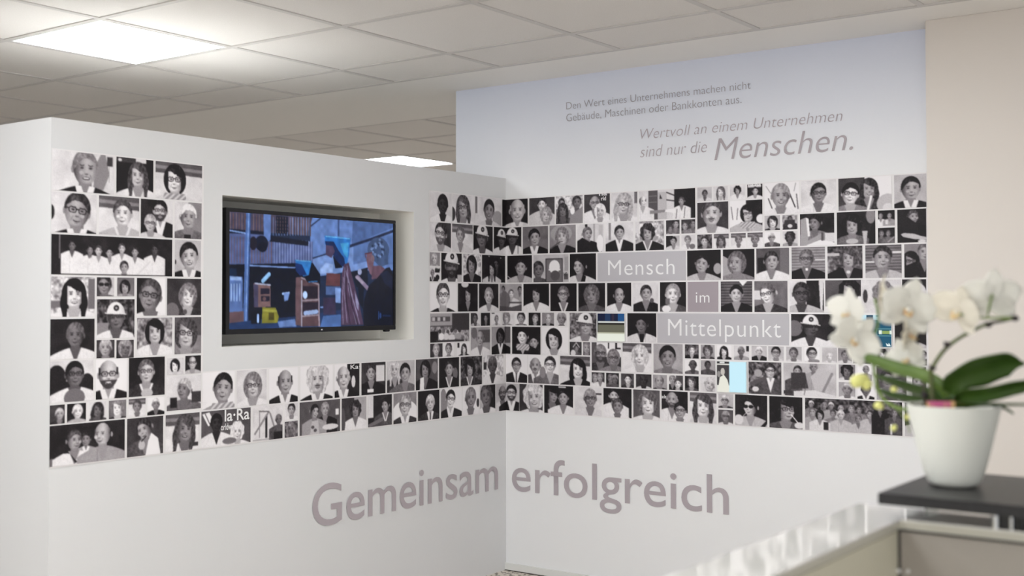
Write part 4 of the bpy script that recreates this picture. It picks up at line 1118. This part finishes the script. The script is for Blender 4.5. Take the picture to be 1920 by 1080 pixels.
def leaf(name, pts, widths, side, mat, fold=0.25, thick=0.0016, parent=None):
    """strap leaf along pts; side: direction across the blade"""
    c_ = spline(pts, 7); n = len(c_); m_ = 8
    bm = bmesh.new(); rows = []
    for i, p in enumerate(c_):
        t = i / (n - 1)
        f = t * (len(widths) - 1); k = min(int(f), len(widths) - 2); f -= k
        f = f * f * (3 - 2 * f)
        w = widths[k] * (1 - f) + widths[k + 1] * f
        tg = (c_[min(i + 1, n - 1)] - c_[max(i - 1, 0)]).normalized()
        s_ = (side - tg * side.dot(tg)).normalized(); nn = tg.cross(s_)
        rows.append([bm.verts.new(p + s_ * (w * q_) + nn * (fold * w * abs(q_) ** 1.5)) for q_ in [-1 + 2 * j / m_ for j in range(m_ + 1)]])
    for a_, b_ in zip(rows, rows[1:]):
        for j in range(m_): bm.faces.new((a_[j], a_[j + 1], b_[j + 1], b_[j]))
    o = build(name, bm, mat, parent, smooth=True)
    md = o.modifiers.new('thickness', 'SOLIDIFY'); md.thickness = thick; md.offset = 0
    return o

Z = lambda v: Vector(v)
def PP(l): return [Vector(q_) for q_ in l]
# leaves: centre lines in metres
leaf('leaf', PP([(2.8546, -2.6149, 1.1163), (2.8550, -2.6275, 1.1321), (2.8711, -2.6411, 1.1536), (2.9043, -2.6421, 1.1704), (2.9444, -2.6379, 1.1834), (2.9723, -2.6298, 1.1821)]), [.010, .012, .020, .027, .023, .003], (UV_ * .9 + BV * .45 + RV * -.25).normalized(), M['leaf'], .30, parent=orc)
leaf('leaf', PP([(2.8574, -2.6128, 1.1128), (2.8869, -2.6412, 1.1274), (2.9293, -2.6600, 1.1365), (2.9679, -2.6693, 1.1487), (3.0030, -2.6686, 1.1567)]), [.010, .013, .013, .013, .010], (UV_ * .75 + BV * .6).normalized(), M['leaf'], .35, parent=orc)
leaf('leaf', PP([(2.8589, -2.6240, 1.1101), (2.8959, -2.6591, 1.1170), (2.9412, -2.6756, 1.1204), (2.9892, -2.6777, 1.1221)]), [.008, .007, .006, .004], (UV_ * .35 + BV * .9).normalized(), M['leaf'], .2, parent=orc)
leaf('leaf', PP([(2.8586, -2.5870, 1.1075), (2.8930, -2.5867, 1.1118), (2.9211, -2.5909, 1.1100), (2.9363, -2.5920, 1.1048), (2.9452, -2.5915, 1.0983)]), [.006, .005, .005, .004, .002], (UV_ * .3 + BV * .9).normalized(), M['leaf'], .2, parent=orc)
leaf('leaf', PP([(2.8532, -2.6160, 1.1163), (2.8421, -2.6247, 1.1375), (2.8122, -2.6348, 1.1582), (2.7735, -2.6386, 1.1677), (2.7342, -2.6430, 1.1811), (2.6883, -2.6397, 1.1925)]), [.009, .011, .011, .011, .009, .002], (UV_ * .95 + BV * .35 + RV * .25).normalized(), M['leaf_light'], .35, parent=orc)
leaf('leaf', PP([(2.8474, -2.6201, 1.1128), (2.8162, -2.6061, 1.1246), (2.7744, -2.5874, 1.1325), (2.7401, -2.5756, 1.1415), (2.6993, -2.5561, 1.1521)]), [.009, .011, .010, .008, .002], (UV_ * .85 + BV * .5).normalized(), M['leaf'], .3, parent=orc)
leaf('leaf', PP([(2.8356, -2.6038, 1.1076), (2.8015, -2.5793, 1.1096), (2.7643, -2.5570, 1.1118), (2.7231, -2.5376, 1.1161), (2.6915, -2.5239, 1.1272)]), [.008, .009, .008, .006, .002], (UV_ * .85 + BV * .5).normalized(), M['leaf'], .3, parent=orc)

def tube(name, pts, rad, mat, parent=orc, n=7, seg=10):
    bm = bmesh.new(); pp = spline(pts, n)
    if isinstance(rad, tuple):
        rr = [rad[0] + (rad[1] - rad[0]) * i / (len(pp) - 1) for i in range(len(pp))]
    else: rr = rad
    add_tube(bm, pp, rr, seg); return build(name, bm, mat, parent, smooth=True)
tube('flower_stem', PP([(2.8333, -2.6426, 1.1058), (2.8302, -2.6457, 1.1322), (2.8298, -2.6466, 1.1559), (2.8331, -2.6509, 1.1720), (2.8535, -2.6492, 1.2030), (2.8799, -2.6429, 1.2250), (2.9158, -2.6358, 1.2443), (2.9381, -2.6258, 1.2495), (2.9553, -2.6195, 1.2547)]), (.0042, .0024), M['stem'])
tube('flower_stem', PP([(2.8118, -2.6211, 1.1005), (2.8107, -2.6226, 1.1254), (2.8096, -2.6240, 1.1477), (2.8120, -2.6227, 1.1611)]), (.0034, .0022), M['stem'])
tube('flower_stem', PP([(2.9553, -2.6195, 1.2547), (2.9312, -2.6310, 1.2547), (2.9021, -2.6461, 1.2555), (2.8799, -2.6563, 1.2607)]), (.0022, .0019), M['stem_green'])
tube('flower_stem', PP([(2.8343, -2.6171, 1.1040), (2.7941, -2.6215, 1.0978), (2.7530, -2.6146, 1.1042), (2.7288, -2.6081, 1.1255), (2.7199, -2.6032, 1.1570), (2.7174, -2.6060, 1.1939), (2.7162, -2.6074, 1.2123), (2.7248, -2.6019, 1.2381), (2.7259, -2.6018, 1.2630), (2.7218, -2.6055, 1.2861)]), (.0030, .0022), M['stem_green'])
tube('flower_stem', PP([(2.7288, -2.6081, 1.1255), (2.7409, -2.6113, 1.1107), (2.7617, -2.6080, 1.0951), (2.7731, -2.5991, 1.0751), (2.7772, -2.5955, 1.0569)]), (.0013, .0009), M['stem_green'])
tube('pedicel', PP([(2.9167, -2.6354, 1.2546), (2.9225, -2.6441, 1.2728), (2.9282, -2.6466, 1.2924)]), (.0014, .0018), M['stem_green'])
tube('pedicel', PP([(2.7251, -2.6023, 1.2584), (2.7397, -2.6040, 1.2603), (2.7615, -2.6004, 1.2568), (2.7952, -2.6006, 1.2606), (2.8070, -2.5921, 1.2642)]), (.0010, .0014), M['stem'])
tube('pedicel', PP([(2.7175, -2.6061, 1.1985), (2.7076, -2.6256, 1.1943), (2.6950, -2.6473, 1.1966)]), (.0012, .0010), M['stem_green'])
for px_ in ((2.8331, -2.6509, 1.1720), (2.8579, -2.6524, 1.2110), (2.9179, -2.6342, 1.2435), (2.8905, -2.6522, 1.2573), (2.8177, -2.6422, 1.1270), (2.9553, -2.6195, 1.2539)):
    bm = bmesh.new(); p_ = Vector(px_)
    bmesh.ops.create_icosphere(bm, subdivisions=2, radius=0.0056)
    for v in bm.verts: v.co = Vector((v.co.x * 1.1, v.co.y * .8, v.co.z * .9)) + p_
    add_tube(bm, [p_, p_ - RV * .006 + UV_ * .005], [.0022, .001], 8)
    add_tube(bm, [p_, p_ + RV * .007 - UV_ * .001], [.0022, .001], 8)
    build('stem_clip', bm, M['clip'], orc, smooth=True)
tg_ = box('plant_tag', (-.0235, -.0006, -.018), (.0235, .0006, .0075), M['tag'], orc)
tg_.data.transform(Matrix.Translation(Vector((2.8465, -2.6517, 1.1106))) @ Matrix.Rotation(YAW, 4, 'Z'))

def petal_bm(L, W, cup, base, dirv, nrm, tipw=1.0, n=9, m_=8):
    """one petal: grows from base along dirv, faces nrm"""
    bm = bmesh.new(); dirv = dirv.normalized(); nrm = (nrm - dirv * nrm.dot(dirv)).normalized(); s_ = dirv.cross(nrm)
    rows = []
    for i in range(n + 1):
        t = i / n
        w = W * (math.sin(math.pi * (0.04 + 0.96 * t) ** (0.75 * tipw)) ** 0.62 * 0.98 + 0.03)
        if i == n: w = W * 0.06
        row = []
        for j in range(m_ + 1):
            q_ = -1 + 2 * j / m_
            h = cup * (t * t * L * 0.9) - cup * 0.5 * W * q_ * q_ + 0.0012 * math.sin(q_ * 7 + t * 9)
            row.append(bm.verts.new(base + dirv * (L * t) + s_ * (w * q_) + nrm * h))
        rows.append(row)
    for a_, b_ in zip(rows, rows[1:]):
        for j in range(m_): bm.faces.new((a_[j], a_[j + 1], b_[j + 1], b_[j]))
    return bm
def flower(c0, face, up, size, cream=False):
    """moth orchid: two broad petals, three sepals, a lip with its column"""
    size *= 1.1; c0 = Vector(c0); face = face.normalized(); up = (up - face * up.dot(face)).normalized(); rt = up.cross(face)
    pm = M['petal_cream'] if cream else M['petal']
    bm = bmesh.new()
    bmesh.ops.create_uvsphere(bm, u_segments=12, v_segments=8, radius=1)
    rot = Matrix((rt, up, face)).transposed()
    for v in bm.verts: v.co = c0 + rot @ Vector((v.co.x * size * .10, v.co.y * size * .12 - size * .02, v.co.z * size * .17 + size * .10))
    root = build('flower', bm, pm, orc, smooth=True)
    def add(nm, bm, mt):
        o = build(nm, bm, mt, root, smooth=True)
        md = o.modifiers.new('thickness', 'SOLIDIFY'); md.thickness = .0007; md.offset = 0
    for a_ in (90, 215, 325):
        d = rt * math.cos(math.radians(a_)) + up * math.sin(math.radians(a_))
        add('sepal', petal_bm(size * .98, size * .34, .10, c0 - face * .001, d + face * .05, face), pm)
    for a_ in (14, 166):
        d = rt * math.cos(math.radians(a_)) + up * math.sin(math.radians(a_))
        add('petal', petal_bm(size * 1.02, size * .52, .14, c0 + face * .001, d + face * .12, face), pm)
    for a_, l_ in ((270, .30), (235, .20), (305, .20)):
        d = rt * math.cos(math.radians(a_)) + up * math.sin(math.radians(a_))
        add('lip', petal_bm(size * l_, size * .13, .5, c0 + face * size * .12 - up * size * .05, d + face * .7, face), M['lip'])
    return root
flower((2.9261, -2.6418, 1.2856), -BV * .75 + UV_ * .25 + RV * .05, UV_, .046)
flower((2.8771, -2.6523, 1.2667), -RV * .75 + BV * .5 - UV_ * .2, UV_ * .6 + RV * .4, .042, True)
flower((2.7859, -2.6325, 1.2698), BV * .85 + RV * .1 - UV_ * .1, UV_ + RV * .25, .050)
flower((2.7341, -2.6087, 1.2806), RV * .8 + BV * .35, UV_ + RV * .45, .045, True)
flower((2.6931, -2.6507, 1.2633), -RV * .8 + BV * .5, UV_ + RV * .2, .040)
flower((2.7034, -2.6542, 1.2170), BV * .8 + RV * .1 - UV_ * .1, UV_ * .7 + RV * .6, .044)
flower((2.7787, -2.6117, 1.2272), BV * .5 + RV * .75, UV_ - RV * .15, .040, True)
flower((2.7766, -2.6121, 1.1846), BV * .75 - RV * .5, UV_ * .8 - RV * .4, .034)
def bud(c0, a_, b_, ang, mat):
    bm = bmesh.new(); bmesh.ops.create_uvsphere(bm, u_segments=14, v_segments=10, radius=1)
    d1_ = RV * math.cos(ang) + UV_ * math.sin(ang); d2_ = -RV * math.sin(ang) + UV_ * math.cos(ang)
    for v in bm.verts:
        k_ = 1 - .25 * v.co.x
        v.co = Vector(c0) + d1_ * v.co.x * a_ + d2_ * v.co.y * b_ * k_ + BV * v.co.z * b_ * k_
    return build('flower_bud', bm, mat, orc, smooth=True)
bud((2.7024, -2.6280, 1.1457), .017, .0115, .35, M['bud']); bud((2.7127, -2.6203, 1.1393), .009, .010, 0, M['bud'])
bud((2.7319, -2.6176, 1.1034), .007, .0085, 1.4, M['bud']); bud((2.7747, -2.5981, 1.0842), .006, .005, -.3, M['bud'])
bud((2.7554, -2.6118, 1.0660), .006, .005, .8, M['bud']); bud((2.7537, -2.6025, 1.1307), .007, .005, -.2, M['bud'])
adopt(orc)
bpy.context.view_layer.update()
